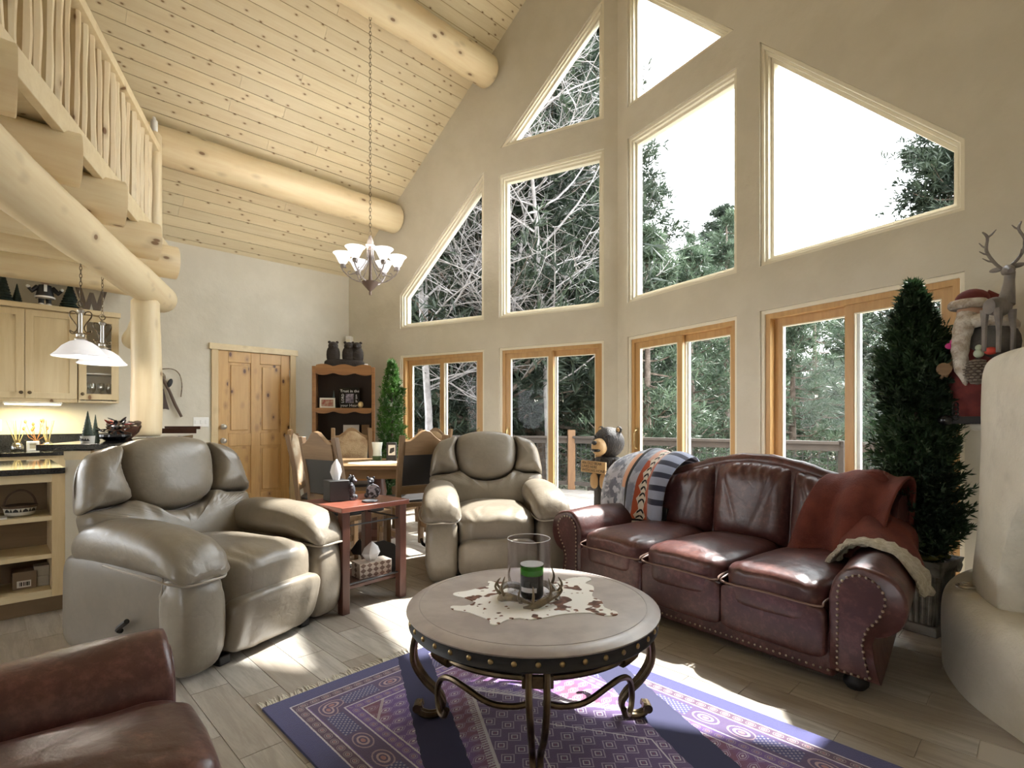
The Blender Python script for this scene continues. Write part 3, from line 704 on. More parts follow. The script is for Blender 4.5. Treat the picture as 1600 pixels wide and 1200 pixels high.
# electrical plates, wall trophy
def plate(name, loc, w, h, n, label, rz=RW):
    o = thing(name, label, 'switch' if 'switch' in name else 'outlet', loc, rz); B(-w/2, w/2, -.007, 0, -h/2, h/2).build('cover', MAT['white'], o, bevel=.003)
    for k in range(n): B(-w/2+w*(k+.5)/n-.012, -w/2+w*(k+.5)/n+.012, -.011, -.006, -.022, .022).build('rocker', MAT['white'], o, bevel=.002)
plate('light_switch', ew(1.905, -.001, 1.16), .165, .115, 3, 'white triple light switch left of the pine door')
plate('wall_outlet', ew(3.66, -.001, 1.13), .075, .115, 1, 'white outlet plate above the black upstand in the kitchen')
ht = thing('wall_trophy', 'hide strap with knife sheath and long carved stick hung on the wall', 'wall decoration', ew(2.24, -.03, 1.5), RW)
MAT['hide'] = plain('hide', (.30, .24, .16), .9, c2=(.14, .1, .07), scale=25, bump=.5, bscale=80)
MB().tube(smoothline([(-.12, 0, .25), (.02, 0, .27), (.1, 0, .22), (.13, 0, .1), (.12, 0, -.05)], 6), .006, 6).build('cord', MAT['hide'], ht)
MB().ell((-.08, 0, .16), (.05, .02, .07), 10, 8).build('fur_tuft', MAT['hide'], ht)
MB().tube([(-.06, 0, .15), (.0, -.01, .02), (.06, -.01, -.14), (.125, -.01, -.28)], [.018, .016, .017, .014], 8).build('carved_stick', plain('dark_stick', (.09, .055, .035), .6), ht)
MB().ell((-.03, -.012, .1), (.026, .02, .055), 8, 8, M=Ry(.35)).build('black_grip', MAT['black'], ht)
MB().prism([(-.09, .02), (-.055, .04), (-.03, -.08), (.0, -.2), (-.04, -.19), (-.1, -.2), (-.075, -.1)], -.02, -.006).build('knife_sheath', plain('sheath_leather', (.05, .03, .025), .6), ht, bevel=.003)
# pendants over the bar
MAT['shade'] = plain('alabaster_shade', (.82, .82, .86), .35, emit=.07); MAT['bellshade'] = plain('bell_shade', (.9, .9, .92), .35, emit=.22)
def chain(mb, p, ztop, L=.03, r=.0022, w=.007):
    z = p[2]; k = 0
    while z < ztop:
        pts = [Vector((w*math.sin(a), 0, z+L/2-(L/2+.002)*math.cos(a))) for a in np.linspace(0, 2*PI, 9)]
        M = Tr(p[0], p[1], 0) @ Rz(PI/2*(k % 2)); mb.tube([M @ q for q in pts], r, 4, False); z += L*.86; k += 1
    return mb
pend = []
for k, (x, y, zt, lb) in enumerate(((-2.865, 3.55, 2.52, 'white glass dome pendant lamp with iron scrolls, nearer to the camera'), (-3.066, 4.0, 2.52, 'white glass dome pendant lamp with iron scrolls, farther and overlapped'))):
    o = thing('pendant_lamp', lb, 'pendant lamp', (x, y, 1.595), .3+k*.9, 'pendants over the bar')
    MB().lathe([(.152, 0), (.155, .006), (.13, .03), (.1, .07), (.06, .1), (.03, .112), (.0, .114), (.0, .108), (.056, .094), (.096, .064), (.126, .026), (.148, .004)], 32).build('shade', MAT['shade'], o)
    MB().lathe([(0, .108), (.03, .108), (.034, .12), (.024, .135), (.026, .15), (.012, .16), (.011, .29), (.02, .3), (.022, .31), (.008, .325), (0, .33)], 14).build('stem', MAT['steel'], o)
    for s in (-1, 1):
        MB().tube(smoothline([(s*.014, 0, .16), (s*.05, 0, .155), (s*.06, 0, .175), (s*.035, 0, .165), (s*.02, 0, .2), (s*.06, 0, .27), (s*.055, 0, .3), (s*.03, 0, .3), (s*.02, 0, .28)], 5), .004, 6).build('scroll', MAT['bronze'], o)
    MB().tube(arc((0, 0, .352), .02, 0, 2*PI, 12), .004, 6).build('ring', MAT['bronze'], o)
    chain(MB(), (0, 0, .37), zt-1.595).build('chain', MAT['bronze'], o)
    l = bpy.data.lights.new('pendant_bulb', 'POINT'); l.energy = 1.2; l.shadow_soft_size = .03; l.color = (1, .9, .75); lo = bpy.data.objects.new('pendant_bulb', l); col.objects.link(lo); lo.parent = o; lo.location = (0, 0, -.02)
# chandelier over the dining table
MAT['iron'] = plain('grey_iron', (.28, .25, .24), .45, .6, c2=(.42, .38, .38), scale=20)
CX, CY = -1.432, 5.4
ch = thing('chandelier', 'six-arm iron chandelier with white glass bells hanging on a long chain', 'chandelier', (CX, CY, 2.44), .22)
MB().lathe([(0, 0), (.012, .005), (.014, .03), (.008, .04), (.03, .06), (.075, .11), (.085, .135), (.06, .14), (.02, .15), (.014, .2), (.014, .52), (0, .53)], 18).build('body', plain('mocha_iron', (.18, .13, .11), .5, .4), ch)
for k in range(4):
    a = k*PI/2+.4; T([(.03*math.cos(a), .03*math.sin(a), .38), (.03*math.cos(a), .03*math.sin(a), .5)], .006, 6).build('cage_bar', MAT['iron'], ch)
MB().lathe([(0, .49), (.045, .49), (.05, .505), (.035, .515), (.03, .55), (.012, .6), (.0, .61)], 16).build('cap', MAT['iron'], ch)
for k in range(6):
    a = k*PI/3; M = Rz(a)
    ar_ = MB().tube([M @ p for p in smoothline([(.05, 0, .125), (.16, 0, .15), (.25, 0, .22), (.275, 0, .27), (.25, 0, .285), (.235, 0, .26)], 5)], .0065, 6).build('arm', MAT['iron'], ch)
    MB().tube([M @ p for p in smoothline([(.02, 0, .46), (.05, 0, .33), (.13, 0, .23), (.2, 0, .2), (.215, 0, .225), (.19, 0, .235)], 5)], .005, 6).build('scroll', MAT['iron'], ar_)
    MB().lathe([(0, .262), (.022, .265), (.028, .285), (.024, .3), (0, .3)], 12, M=M @ Tr(.265, 0, 0)).build('cup', MAT['iron'], ar_)
    MB().lathe([(.024, .298), (.04, .315), (.055, .345), (.075, .385), (.098, .408), (.094, .41), (.07, .388), (.05, .347), (.035, .319), (0, .303)], 18, M=M @ Tr(.265, 0, 0)).build('shade', MAT['bellshade'], ar_)
    l = bpy.data.lights.new('chandelier_bulb', 'POINT'); l.energy = 1.2; l.shadow_soft_size = .03; l.color = (1, .93, .82); lo = bpy.data.objects.new('chandelier_bulb', l); col.objects.link(lo); lo.parent = ch; lo.location = M @ Vector((.265, 0, .40))
chain(MB(), (0, 0, .61), roof_h((CX, CY))-2.44-.06, .045, .003, .011).build('chain', MAT['bronze'], ch)
zc = roof_h((CX, CY))-2.44; MB().lathe([(0, zc-.1), (.06, zc-.08), (.06, zc-.0), (0, zc)], 16).build('canopy', MAT['bronze'], ch)
# ---------------------------------------------------------------- upholstery
from mathutils import noise as mn
MAT['taupe'] = leather('taupe_leather', (.205, .174, .135), (.23, .197, .153), (.27, .235, .185), .32, .34)
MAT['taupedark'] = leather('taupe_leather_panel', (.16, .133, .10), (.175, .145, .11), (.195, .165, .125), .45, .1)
MAT['maroon'] = leather('maroon_leather', (.058, .021, .02), (.085, .031, .028), (.20, .085, .07), .33, .34, 1.0, .55)
MAT['pipe'] = plain('leather_piping', (.22, .14, .11), .4); MAT['pipetaupe'] = plain('taupe_piping', (.33, .29, .24), .45)
MAT['nail'] = plain('nailhead', (.42, .34, .24), .3, 1)
def soft(c, r, e=.5, nu=48, nv=24, wr=.006, fr=7, seed=0, M=None, fn=None):
    """boxy stuffed cushion with leather wrinkles"""
    m = MB().ell((0, 0, 0), r, nu, nv, e); out = []
    for v in m.v:
        p = Vector(v); d = Vector((p.x/r[0]**2, p.y/r[1]**2, p.z/r[2]**2))
        d = d.normalized() if d.length > 0 else d
        k = mn.noise(Vector((p.x*fr+seed*3.1, p.y*fr, p.z*fr)))*wr + mn.noise(Vector((p.x*fr*3.2+seed, p.y*fr*3.2, p.z*fr*1.2)))*wr*.4
        p = p + d*k
        if fn: p = fn(p)
        out.append(tuple(p+Vector(c)))
    m.v = out
    return m.xf(M) if M else m
def sq(w, h, e=.6, n=20):
    """superellipse section, width w (x) height h (z)"""
    def pw(x): return math.copysign(abs(x)**e, x)
    return [(w/2*pw(math.cos(2*PI*k/n)), h/2*pw(math.sin(2*PI*k/n))) for k in range(n)]
def recliner(label, loc, rz, seed=0):
    t = thing('recliner', label, 'armchair', loc, rz, 'taupe leather recliners')
    for s in (-1, 1):
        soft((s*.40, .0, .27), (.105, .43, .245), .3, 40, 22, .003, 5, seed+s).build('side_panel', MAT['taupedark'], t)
        soft((s*.40, -.40, .25), (.118, .105, .235), .55, 36, 24, .004, 9, seed+3*s, fn=lambda p: Vector((p.x+.0025*math.sin(p.z*120)*(abs(p.x) > .06), p.y-.03*math.cos(p.z*5.5), p.z))).build('arm_front', MAT['taupe'], t)
        secs = []; ctl = [(.35, .50, .12, .08), (.29, .545, .21, .17), (.13, .575, .25, .215), (-.1, .575, .265, .225), (-.3, .562, .275, .215), (-.42, .54, .275, .19), (-.49, .512, .262, .145), (-.525, .487, .21, .075), (-.535, .478, .15, .03)]
        P = smoothline([(a, b, 0) for a, b, _, _ in ctl], 5); Q = smoothline([(c, d, 0) for _, _, c, d in ctl], 5)
        for i, (a, b) in enumerate(zip(P, Q)):
            sec = []
            for k, (x, z) in enumerate(sq(b.x, b.y, .85, 28)):
                fr = max(0, min(1, (-a.x-.30)*5)); wv = .0045*math.sin(k*2.4+i*.3)*fr + .004*mn.noise(Vector((x*14, a.x*14, z*14+seed)))
                lip = -.035*fr if z < 0 else 0
                sec.append(Vector((s*.405+x*(1+.12*fr*(z < 0))+wv*.4, a.x, a.y+z*(1-.35*fr*(z < 0))+wv+lip*.3)))
            secs.append(sec)
        pad = MB().loft(secs).build('arm_pad', MAT['taupe'], t, sharp=70)
        MB().tube(smoothline([(s*.545, -.02, .50), (s*.56, -.22, .492), (s*.562, -.38, .482), (s*.545, -.47, .465), (s*.49, -.53, .45), (s*.41, -.548, .455), (s*.32, -.53, .45), (s*.275, -.47, .462), (s*.262, -.38, .48)], 5), .006, 6).build('welt', MAT['pipetaupe'], pad)
        MB().tube(smoothline([(s*.507, -.38, .47), (s*.51, -.37, .35), (s*.508, -.365, .2), (s*.495, -.37, .07)], 5), .004, 6).build('seam', MAT['pipetaupe'], t)
    soft((0, -.13, .37), (.292, .41, .135), .42, 84, 36, .006, 5, seed+5, fn=lambda p: Vector((p.x, p.y, p.z+.025*math.cos(p.x*5)*(p.z > 0) - (.07*max(0, -p.y-.2)) + (.0045*math.sin(p.x*85+2.5*math.sin(p.y*14+p.x*6))*max(0, min(1, (-p.y-.12)*5)))))).build('seat_cushion', MAT['taupe'], t)
    soft((0, -.485, .185), (.285, .07, .15), .42, 60, 22, .004, 6, seed+7, fn=lambda p: Vector((p.x+.002*math.sin(p.x*90), p.y-.28*p.z+.003*math.sin(p.x*60), p.z))).build('footrest', MAT['taupe'], t)
    B(-.3, .3, -.38, .36, .04, .24).build('frame', MAT['black'], t)
    MBk = Tr(0, .22, .42) @ Rx(-.27) @ Matrix.Diagonal((1.04, 1, 1.0, 1))
    nz = lambda x, z, k: mn.noise(Vector((x*k+seed, z*k, seed*.7)))
    pillow([(-.235, .625), (-.15, .665), (0, .68), (.15, .665), (.235, .625), (.258, .54), (.25, .44), (.225, .345), (.15, .275), (0, .245), (-.15, .275), (-.225, .345), (-.25, .44), (-.258, .54)], .135, .07, MBk, 14, .003, 40, seed, .36, extra=lambda x, z, q: .01*nz(x, z, 5)).build('headrest', MAT['taupe'], t)
    for s in (-1, 1):
        o = [(.24, .632), (.31, .622), (.39, .585), (.435, .51), (.458, .40), (.465, .29), (.40, .305), (.32, .31), (.235, .335), (.255, .44), (.263, .54)]
        pillow([(s*x, z) for x, z in o], .12, .07, MBk, 12, .004, 36, seed+2+s, .36, extra=lambda x, z, q: .008*nz(x, z, 6)+.004*math.sin((z-abs(x)*.5)*70)*math.exp(-((z-.34)/.06)**2)).build('wing', MAT['taupe'], t)
    def lum(x, z, q):
        top = .265+.08*min(1, (abs(x)/.24)**2); w = math.exp(-((z-top)/.085)**2) if z < top else 1
        return .012*nz(x, z, 4)+.0065*math.sin(x*72+math.copysign(1, x)*(top-z)*16+2*nz(x, z, 5))*w*min(1, q*6)*(.5+.5*min(1, abs(x)/.12)) + .015*math.exp(-((abs(x)-.36)/.09)**2)*math.exp(-((z-.17)/.12)**2)
    pillow([(-.466, .285), (-.40, .300), (-.32, .305), (-.235, .33), (-.15, .268), (0, .238), (.15, .268), (.235, .33), (.32, .305), (.40, .300), (.466, .285), (.468, .2), (.455, .08), (.42, .0), (.3, -.04), (0, -.05), (-.3, -.04), (-.42, .0), (-.455, .08), (-.468, .2)], .135, .06, MBk, 22, .002, 60, seed+4, .36, n=12, ctr=(0, .12), extra=lum).build('lumbar_cushion', MAT['taupe'], t)
    sh = [(-.40, .575), (-.3, .615), (0, .64), (.3, .615), (.40, .575), (.455, .45), (.46, .3), (.43, .1), (.36, -.1), (-.36, -.1), (-.43, .1), (-.46, .3), (-.455, .45)]
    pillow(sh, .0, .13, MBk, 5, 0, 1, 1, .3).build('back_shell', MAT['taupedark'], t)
    MB().tube(smoothline([(-.515, -.1, .2), (-.54, -.12, .22), (-.55, -.2, .27)], 4), .012, 8).build('lever', MAT['black'], t)
    for s in (-1, 1): B(s*.26-.03, s*.26+.03, -.46, .3, 0, .045).build('floor_rail', MAT['black'], t, bevel=.006)
    return t
recliner('taupe leather recliner at the left, in front of the peninsula', (-1.70, 2.985, 0), 1.17, 1)
recliner('taupe leather recliner facing the camera, behind the coffee table', (-.175, 4.34, 0), .15, 20)
def camel(x, half): return .775+.17*max(0, math.cos(PI*x/(2.15*half)))**1.6
def sofa(name, label, loc, rz, half, n, back=True, seed=0, camelback=True, flare=0, nails=True):
    """half: half width between the arms; local -Y is the front, +X the right arm as seen by a sitter's guest"""
    t = thing(name, label, 'sofa', loc, rz)
    B(-half-.02, half+.02, -.43, .40, .045, .25).build('base', MAT['maroon'], t, bevel=.012)
    nl = MB(); k = int(2*half/.03)
    for i in range(k+1): nl.ell((-half+2*half*i/k, -.434, .075), (.006, .005, .006), 6, 4)
    nl.build('nailhead_trim', MAT['nail'], t)
    w = 2*half/n
    for i in range(n):
        x0 = -half+w*i; cx = x0+w/2
        soft((cx, -.10, .335), (w/2-.004, .375, .105), .34, 56, 28, .007, 7, seed+i, fn=lambda p: Vector((p.x, p.y, p.z + (.045*math.cos(p.x/w*2.6)*math.cos(p.y*2.6) if p.z > 0 else 0) + (.004*math.sin(p.x*90+3*math.sin(p.y*15))*max(0, min(1, (-p.y-.2)*6)) if p.z > 0 else 0)))).build('seat_cushion', MAT['maroon'], t)
        MB().tube(smoothline([(cx-w/2+.012, .2, .40), (cx-w/2+.008, -.2, .395), (cx-w/2+.012, -.43, .375), (cx-w/2+.03, -.47, .355), (cx, -.485, .362), (cx+w/2-.03, -.47, .355), (cx+w/2-.012, -.43, .375), (cx+w/2-.008, -.2, .395), (cx+w/2-.012, .2, .40)], 5), .005, 6).build('seat_welt', MAT['pipe'], t)
        soft((cx, -.44, .235), (w/2-.001, .028, .115), .25, 32, 12, .003, 9, seed+i+9).build('seat_border', MAT['maroon'], t)
    # back: shell plus three stuffed panels under a curved crest
    m = 30; secs = []
    for i in range(m+1):
        x = -half-.03+(2*half+.06)*i/m; h = camel(x, half) if camelback else .80
        secs.append([Vector((x, y, z)) for y, z in ((.26, .2), (.46, .2), (.50, .5), (.50, h-.06), (.47, h-.015), (.41, h), (.35, h-.03), (.33, h-.09))])
    MB().loft(secs).build('back_shell', MAT['maroon'], t)
    cr = [(x, .395, (camel(x, half) if camelback else .80)-.028) for x in np.linspace(-half, half, 26)]
    MB().tube(cr, [.045+.004*math.sin(i*1.9) for i in range(26)], 12).build('crest_roll', MAT['maroon'], t)
    for i in range(n):
        x0 = -half+w*i-.006; x1 = x0+w+.012
        H = lambda x: (camel(x, half) if camelback else .80)-.03
        def panel(u, v, x0=x0, x1=x1, H=H):
            x = x0+(x1-x0)*u; top = H(x)-.40; z = -.01+(top+.01)*v; a, b = abs(2*u-1), abs(2*v-1)
            d = .155*math.sqrt(max(0, (1-a**5)*(1-b**6)))*(1-.12*v) + .012*mn.noise(Vector((x*5, z*5, seed)))*(1-a**4)*(1-b**4)
            d += .0075*math.sin(x*88+5*mn.noise(Vector((x*6, z*4, 1))))*math.exp(-((z-top+.045)/.04)**2)*(1-a**6) - .008*math.exp(-(((x-x0-.06)-.35*(top-z))/.014)**2)*v - .008*math.exp(-(((x1-.06-x)-.35*(top-z))/.014)**2)*v
            return Tr(0, .34, .40) @ Rx(-.13) @ Vector((x, -d, z))
        MB().grid(panel, 56, 40).build('back_cushion', MAT['maroon'], t, sharp=80)
    # rolled arms
    for s in (-1, 1):
        xi = half+.005; c = (xi+.15, .415); R = .145
        prof = [(xi, .08), (xi, .40)] + [(c[0]+R*math.cos(a), c[1]+R*math.sin(a)) for a in np.linspace(PI*.97, -PI*.42, 20)] + [(xi+.185, .285), (xi+.17, .24), (xi+.18, .16), (xi+.2, .08)]
        ys = [-.445, -.44, -.425, -.3, -.18, -.05, .08, .2, .3, .32]; grow = [.93, .975, 1, 1, 1.0, .995, .99, .985, .98, .93]
        cx0, cz0 = xi+.12, .33; secs = []
        for y, g in zip(ys, grow):
            secs.append([Vector((s*(cx0+(x-cx0)*g)-(flare*(y+.445) if s > 0 else 0), y, cz0+(z-cz0)*g + .006*math.sin(y*40+x*30)*(z > .45))) for x, z in prof])
        MB().loft(secs).build('arm', MAT['maroon'], t, sharp=70)
        ip = [(xi+.04, .1), (xi+.04, .43)] + [(xi+.13+.088*math.cos(a), .435+.088*math.sin(a)) for a in np.linspace(PI, -PI*.12, 14)] + [(xi+.195, .36), (xi+.15, .30), (xi+.135, .24), (xi+.145, .17), (xi+.165, .1)]
        MB().prism([(s*x, z) for x, z in ip], -.452, -.44).build('arm_front', MAT['maroon'], t, bevel=.004)
        pl = ip + [ip[0]]; L = [0]
        for a, b in zip(pl, pl[1:]): L.append(L[-1]+math.hypot(b[0]-a[0], b[1]-a[1]))
        nl = MB(); q = 0
        while q < L[-1]:
            j = max(i for i in range(len(L)) if L[i] <= q); f = (q-L[j])/max(1e-6, L[min(j+1, len(L)-1)]-L[j]) if j < len(L)-1 else 0
            a, b = pl[j], pl[min(j+1, len(pl)-1)]; nl.ell((s*(a[0]+(b[0]-a[0])*f), -.455, a[1]+(b[1]-a[1])*f), (.0065, .005, .0065), 6, 4); q += .026
        if nails: nl.build('nailhead_trim', MAT['nail'], t)
        for y in (-.34, .26): MB().lathe([(0, 0), (.035, 0), (.05, .02), (.05, .04), (.035, .06), (.035, .078), (0, .078)], 14, (s*(half+.1)-(flare*(y+.445) if s > 0 else 0)-s*(.06 if y > 0 else 0), y, 0)).build('foot', MAT['black'], t)
    return t
so = sofa('sofa', 'maroon leather three-seat sofa with camel back and nailhead arms by the windows', (1.275, 3.215, 0), -.916, .755, 3, seed=3, flare=.22)
SOR = Rz(-.916)
def sofapt(x, y, z): return Vector((1.275, 3.215, 0)) + SOR @ Vector((x, y, z))
sofa('loveseat', 'maroon leather loveseat cut off by the bottom left corner', (-.935, .80, 0), 2.29, .47, 2, seed=9, camelback=False, nails=False)

# ---------------------------------------------------------------- rug
RA, RB = Vector((.649*1.0, .761*.898, 0)), Vector((.657, -.753*.898, 0))
RC = Vector((-1.01, 2.16, 0)); RWd = (Vector((-.042-(-1.01), (3.535-2.40)*.898, 0))).length; RA.normalize(); RB.normalize(); RLn = 2.15
def _rug():
    m, nt, p = newmat('persian_rug')
    uvn = nt.nodes.new('ShaderNodeUVMap'); u, v, _ = sepxyz(X(uvn.outputs[0]))
    x = u*RWd; y = v*RLn
    e = x.min(RWd-x).min(y).min(RLn-y)
    horiz = (y.min(RLn-y)) < (x.min(RWd-x))          # along which side we run
    t = x*horiz + y*(1-horiz)
    jit = noise(X(uvn.outputs[0]), 220, 2); e2 = e + (jit-.5)*.004
    navy, purple, wine, cream, lav = (.055, .058, .19), (.15, .075, .29), (.19, .055, .115), (.66, .61, .64), (.40, .31, .50)
    def lattice(a, b, px, py):
        """hexagon-ish lattice: distance from cell centre and rings"""
        row = (b/py).floor(); aa = (a + row.mod(2.0)*(px*.5)).mod(px) - px*.5; bb = b.mod(py) - py*.5
        return aa/px, bb/py
    # field
    la, lb = lattice(x, y, .07, .05)
    d = (la.abs()*1.15 + lb.abs()).max(lb.abs()*1.55)
    fld = mixc(sstep(noise(X(uvn.outputs[0]), 5, 2), .42, .58), purple, wine)
    fld = mixc(d.band(.5, .56), fld, lav); fld = mixc(d.band(.29, .38), fld, (.50, .44, .55)); fld = mixc(d < .13, fld, cream)
    fld = mixc(d.band(.16, .21)*.6, fld, wine)
    # central medallion, a long hexagon with comb edge
    cx = (x-RWd*.5).abs(); cy = (y-RLn*.58).abs(); hx = cx*1.05 + cy*.62
    ma, mb_ = lattice(x, y, .07, .07); md = ma.abs()+mb_.abs()
    med = mixc(md.band(.40, .48), (.11, .06, .17), (.42, .35, .46)); med = mixc(md.band(.18, .25), med, cream); med = mixc(md < .08, med, wine)
    fld = mixc(hx < .47, fld, med)
    comb = hx.band(.47, .50)*(((y-x*.3)*2*PI/.014).sin() > -.1) ; fld = mixc(comb, fld, (.55, .52, .54)); fld = mixc(hx.band(.455, .47), fld, cream)
    fld = mixc((cx*1.05+cy*.62).band(.25, .257), fld, cream)
    # corner pieces
    q = (x.min(RWd-x))*1.0 + (y.min(RLn-y))*.8
    fld = mixc((q < .62)*(q > .0)*.55, fld, (.17, .05, .08)); fld = mixc(q.band(.615, .63), fld, (.45, .36, .38))
    # borders
    c = fld
    bt = (t/.055).mod(1.0)-.5
    def motif(lo, hi, per, bg, fg):
        w = hi-lo; b = (e2-(lo+hi)/2)/w; a = (t/per).mod(1.0)-.5; r = (a*a*4+b*b*5)
        k = mixc(r.band(.10, .22), bg, fg); k = mixc(r < .035, k, (.42, .20, .2)); k = mixc(r.band(.45, .62)*.7, k, fg)
        return k
    c = mixc(e2.band(.0, .285), c, purple)
    c = mixc(e2.band(.245, .285), c, motif(.245, .285, .045, purple, (.40, .33, .34)))
    c = mixc(e2.band(.135, .235), c, motif(.135, .235, .14, (.09, .055, .15), (.50, .35, .37)))
    seg = ((t/.42).mod(1.0)) > .62; dots = (((t*2*PI/.02).sin()*(e2*2*PI/.02).sin()) > .35)
    c = mixc(e2.band(.15, .22)*seg, c, mixc(dots, navy, (.36, .33, .42)))
    c = mixc(e2.band(.085, .125), c, motif(.085, .125, .05, (.10, .05, .10), (.44, .37, .36)))
    for a_ in (.082, .128, .24, .29): c = mixc(e2.band(a_-.003, a_+.003), c, cream)
    c = mixc(e2 < .078, c, navy)
    c = mixc(noise(X(uvn.outputs[0]), 90, 3)*.35, c, (.05, .03, .06))
    setc(p, c); p.inputs['Roughness'].default_value = .95; p.inputs['Sheen Weight'].default_value = .25
    setbump(p, noise(X(uvn.outputs[0]), 400, 2), .5, .004)
    return m
MAT['rug'] = _rug()
rg = thing('persian_rug', 'purple and navy patterned persian rug under the round coffee table', 'rug', RC)
mb = MB(); mb.grid(lambda u, v: RA*(u*RWd)+RB*(v*RLn)+Vector((0, 0, .010+.0012*math.sin(u*9+v*7))), 30, 40)
mb.build('pile', MAT['rug'], rg)
MB().loft([[Vector((0, 0, .0)), RA*RWd, RA*RWd+RB*RLn, RB*RLn], [q+Vector((0, 0, .009)) for q in (Vector((0, 0, 0)), RA*RWd, RA*RWd+RB*RLn, RB*RLn)]]).build('backing', plain('rug_edge', (.03, .03, .08), .9), rg, smooth=False)
fr = MB(); rr = random.Random(6)
for i in range(190):
    u = RWd*i/190+rr.uniform(0, .004); p = RA*u; out = -RB*(.05+rr.uniform(0, .022))+RA*rr.uniform(-.02, .02)
    fr.tube([p+Vector((0, 0, .006)), p+out*.5+Vector((0, 0, .008)), p+out+Vector((0, 0, .003))], [.0035, .003, .0015], 4)
fr.build('fringe', plain('cotton_fringe', (.62, .58, .50), .95), rg)

# ---------------------------------------------------------------- coffee table and what stands on it
TC = Vector((.08, 2.10, .011)); TH = .459
MAT['tabletop'] = plain('table_leather', (.62, .60, .59), .26, c2=(.55, .53, .52), scale=4, bump=.15, bscale=60)
MAT['toprim'] = plain('table_leather_rim', (.44, .39, .36), .34, c2=(.35, .30, .28), scale=8)
ct = thing('coffee_table', 'round leather-topped coffee table with studded rim and scrolled iron legs', 'table', TC, 0)
MB().lathe([(0, TH-.03), (.44, TH-.03), (.44, TH), (0, TH)], 72).build('top_panel', MAT['tabletop'], ct, sharp=30)
MB().lathe([(.4402, TH-.022), (.48, TH-.022), (.486, TH-.017), (.486, TH-.013), (.476, TH-.008), (.458, TH-.001), (.4402, TH+.001)], 72).build('rim', MAT['toprim'], ct)
MB().tube([(.437*math.cos(a), .437*math.sin(a), TH+.0005) for a in np.linspace(0, 2*PI, 73)], .0022, 5).build('tooled_line', plain('tooled_groove', (.36, .32, .3), .5), ct)
MB().lathe([(.42, TH-.07), (.474, TH-.07), (.478, TH-.065), (.474, TH-.06), (.474, TH-.028), (.474, TH-.023), (.42, TH-.023)], 72).build('apron', MAT['black'], ct)
sm = MB().ell((0, 0, 0), (.0095, .006, .0095), 10, 6).mesh('stud', MAT['brass'])
for k in range(40):
    a = 2*PI*k/40; o = bpy.data.objects.new('stud', sm); col.objects.link(o); o.parent = ct; place(o, (.474*math.cos(a), .474*math.sin(a), TH-.043), a-PI/2)
LG = [(.44, .395), (.452, .34), (.466, .27), (.46, .21), (.42, .145), (.37, .095), (.35, .055), (.365, .018), (.405, .008), (.44, .02), (.445, .044), (.43, .052)]
for k in range(4):
    a = k*PI/2; M = Rz(a)
    lg = MB()
    for o_ in (-.028, .028):
        lg.tube([M @ Vector((p.x, o_*(.35+.65*min(1, p.y/.3)), p.y)) for p in smoothline([(r_, z, 0) for r_, z in LG], 4)], [.0115]*45, 8)
    lg.build('leg', MAT['bronze'], ct)
    MB().lathe([(.0, 0), (.017, 0), (.017, .05), (0, .05)], 12, M=M @ Tr(.45, -.026, .04) @ Rx(-PI/2)).build('foot_scroll', MAT['bronze'], ct)
    B(-.01, .01, -.05, .05, -.02, .02).xf(M @ Tr(.43, 0, .345)).build('collar', MAT['bronze'], ct, bevel=.004)
    if k % 2 == 0:
        for s in (-1, 1):
            pts = []
            for f, z in ((.46, .17), (.44, .145), (.40, .14), (.365, .165), (.36, .215), (.41, .265), (.5, .285), (.6, .278), (.75, .25), (.88, .25), (.97, .265)):
                th = a+s*f*PI/2; pts.append((.405*math.cos(th), .405*math.sin(th), z))
            MB().tube(smoothline(pts, 5), .0105, 8).build('s_scroll', MAT['bronze'], ct)
for k in range(4):
    th = [k*PI/2+.06+i*(PI/2-.12)/20 for i in range(21)]
    MB().tube([(.405*math.cos(q), .405*math.sin(q), .345) for q in th], .011, 8).build('stretcher', MAT['bronze'], ct)
    for q0 in (k*PI/2+(.66 if k % 2 == 0 else .91),):
        if True:
            MB().tube([(.405*math.cos(q0+f), .405*math.sin(q0+f), .345) for f in np.linspace(-.12, .12, 17)], [.02+.005*(i % 2) for i in range(17)], 10).build('wrapped_cuff', MAT['bronze'], ct)
def tabpt(x, y, h):                                                # a spot on a level surface at height h, from where it is seen in the photo
    d = 835*(1.17-h)/(y-658); return Vector(((x-800)/835*d, d, h))
TZ = TC.z+TH
hz = [(305,475),(330,490),(400,500),(460,520),(525,545),(530,568),(570,572),(625,545),(700,535),(760,543),(850,530),(960,510),(1100,505),(1180,520),(1245,518),(1250,500),(1180,475),(1165,440),(1110,410),(1120,370),(1110,350),(1070,335),(1105,315),(1075,300),(1000,305),(920,325),(840,345),(700,335),(600,330),(520,325),(525,350),(480,360),(400,380),(330,390),(325,405),(390,420),(440,445),(390,465),(320,465)]
HP = [tabpt(620+x/3.636, 820+y/3.636, TZ) for x, y in hz]; hc = sum(HP, Vector())/len(HP)
HS = smoothline([p-hc for p in HP], 3, True)
def _hide():
    m, nt, p = newmat('cowhide'); v = coords('Object', (1, 1, 1))
    a = noise(v, 11, 2, .5); sp = noise(v, 32, 1, .4)
    k = sstep(a, .56, .585).max(sstep(sp, .66, .69))
    c = mixc(sstep(noise(v, 30, 3), .35, .65), (.09, .035, .02), (.22, .10, .06)); setc(p, mixc(k, (.86, .84, .80), c))
    p.inputs['Roughness'].default_value = .85; setbump(p, noise(coords('Object', (3, 1, 1)), 240, 2), .4, .002); return m
MAT['cowhide'] = _hide()
o = MB().add([Vector((p.x, p.y, z)) for z in (.0, .0035) for p in HS], [])
tri = tessellate_polygon([[Vector((p.x, p.y, 0)) for p in HS]]); n = len(HS)
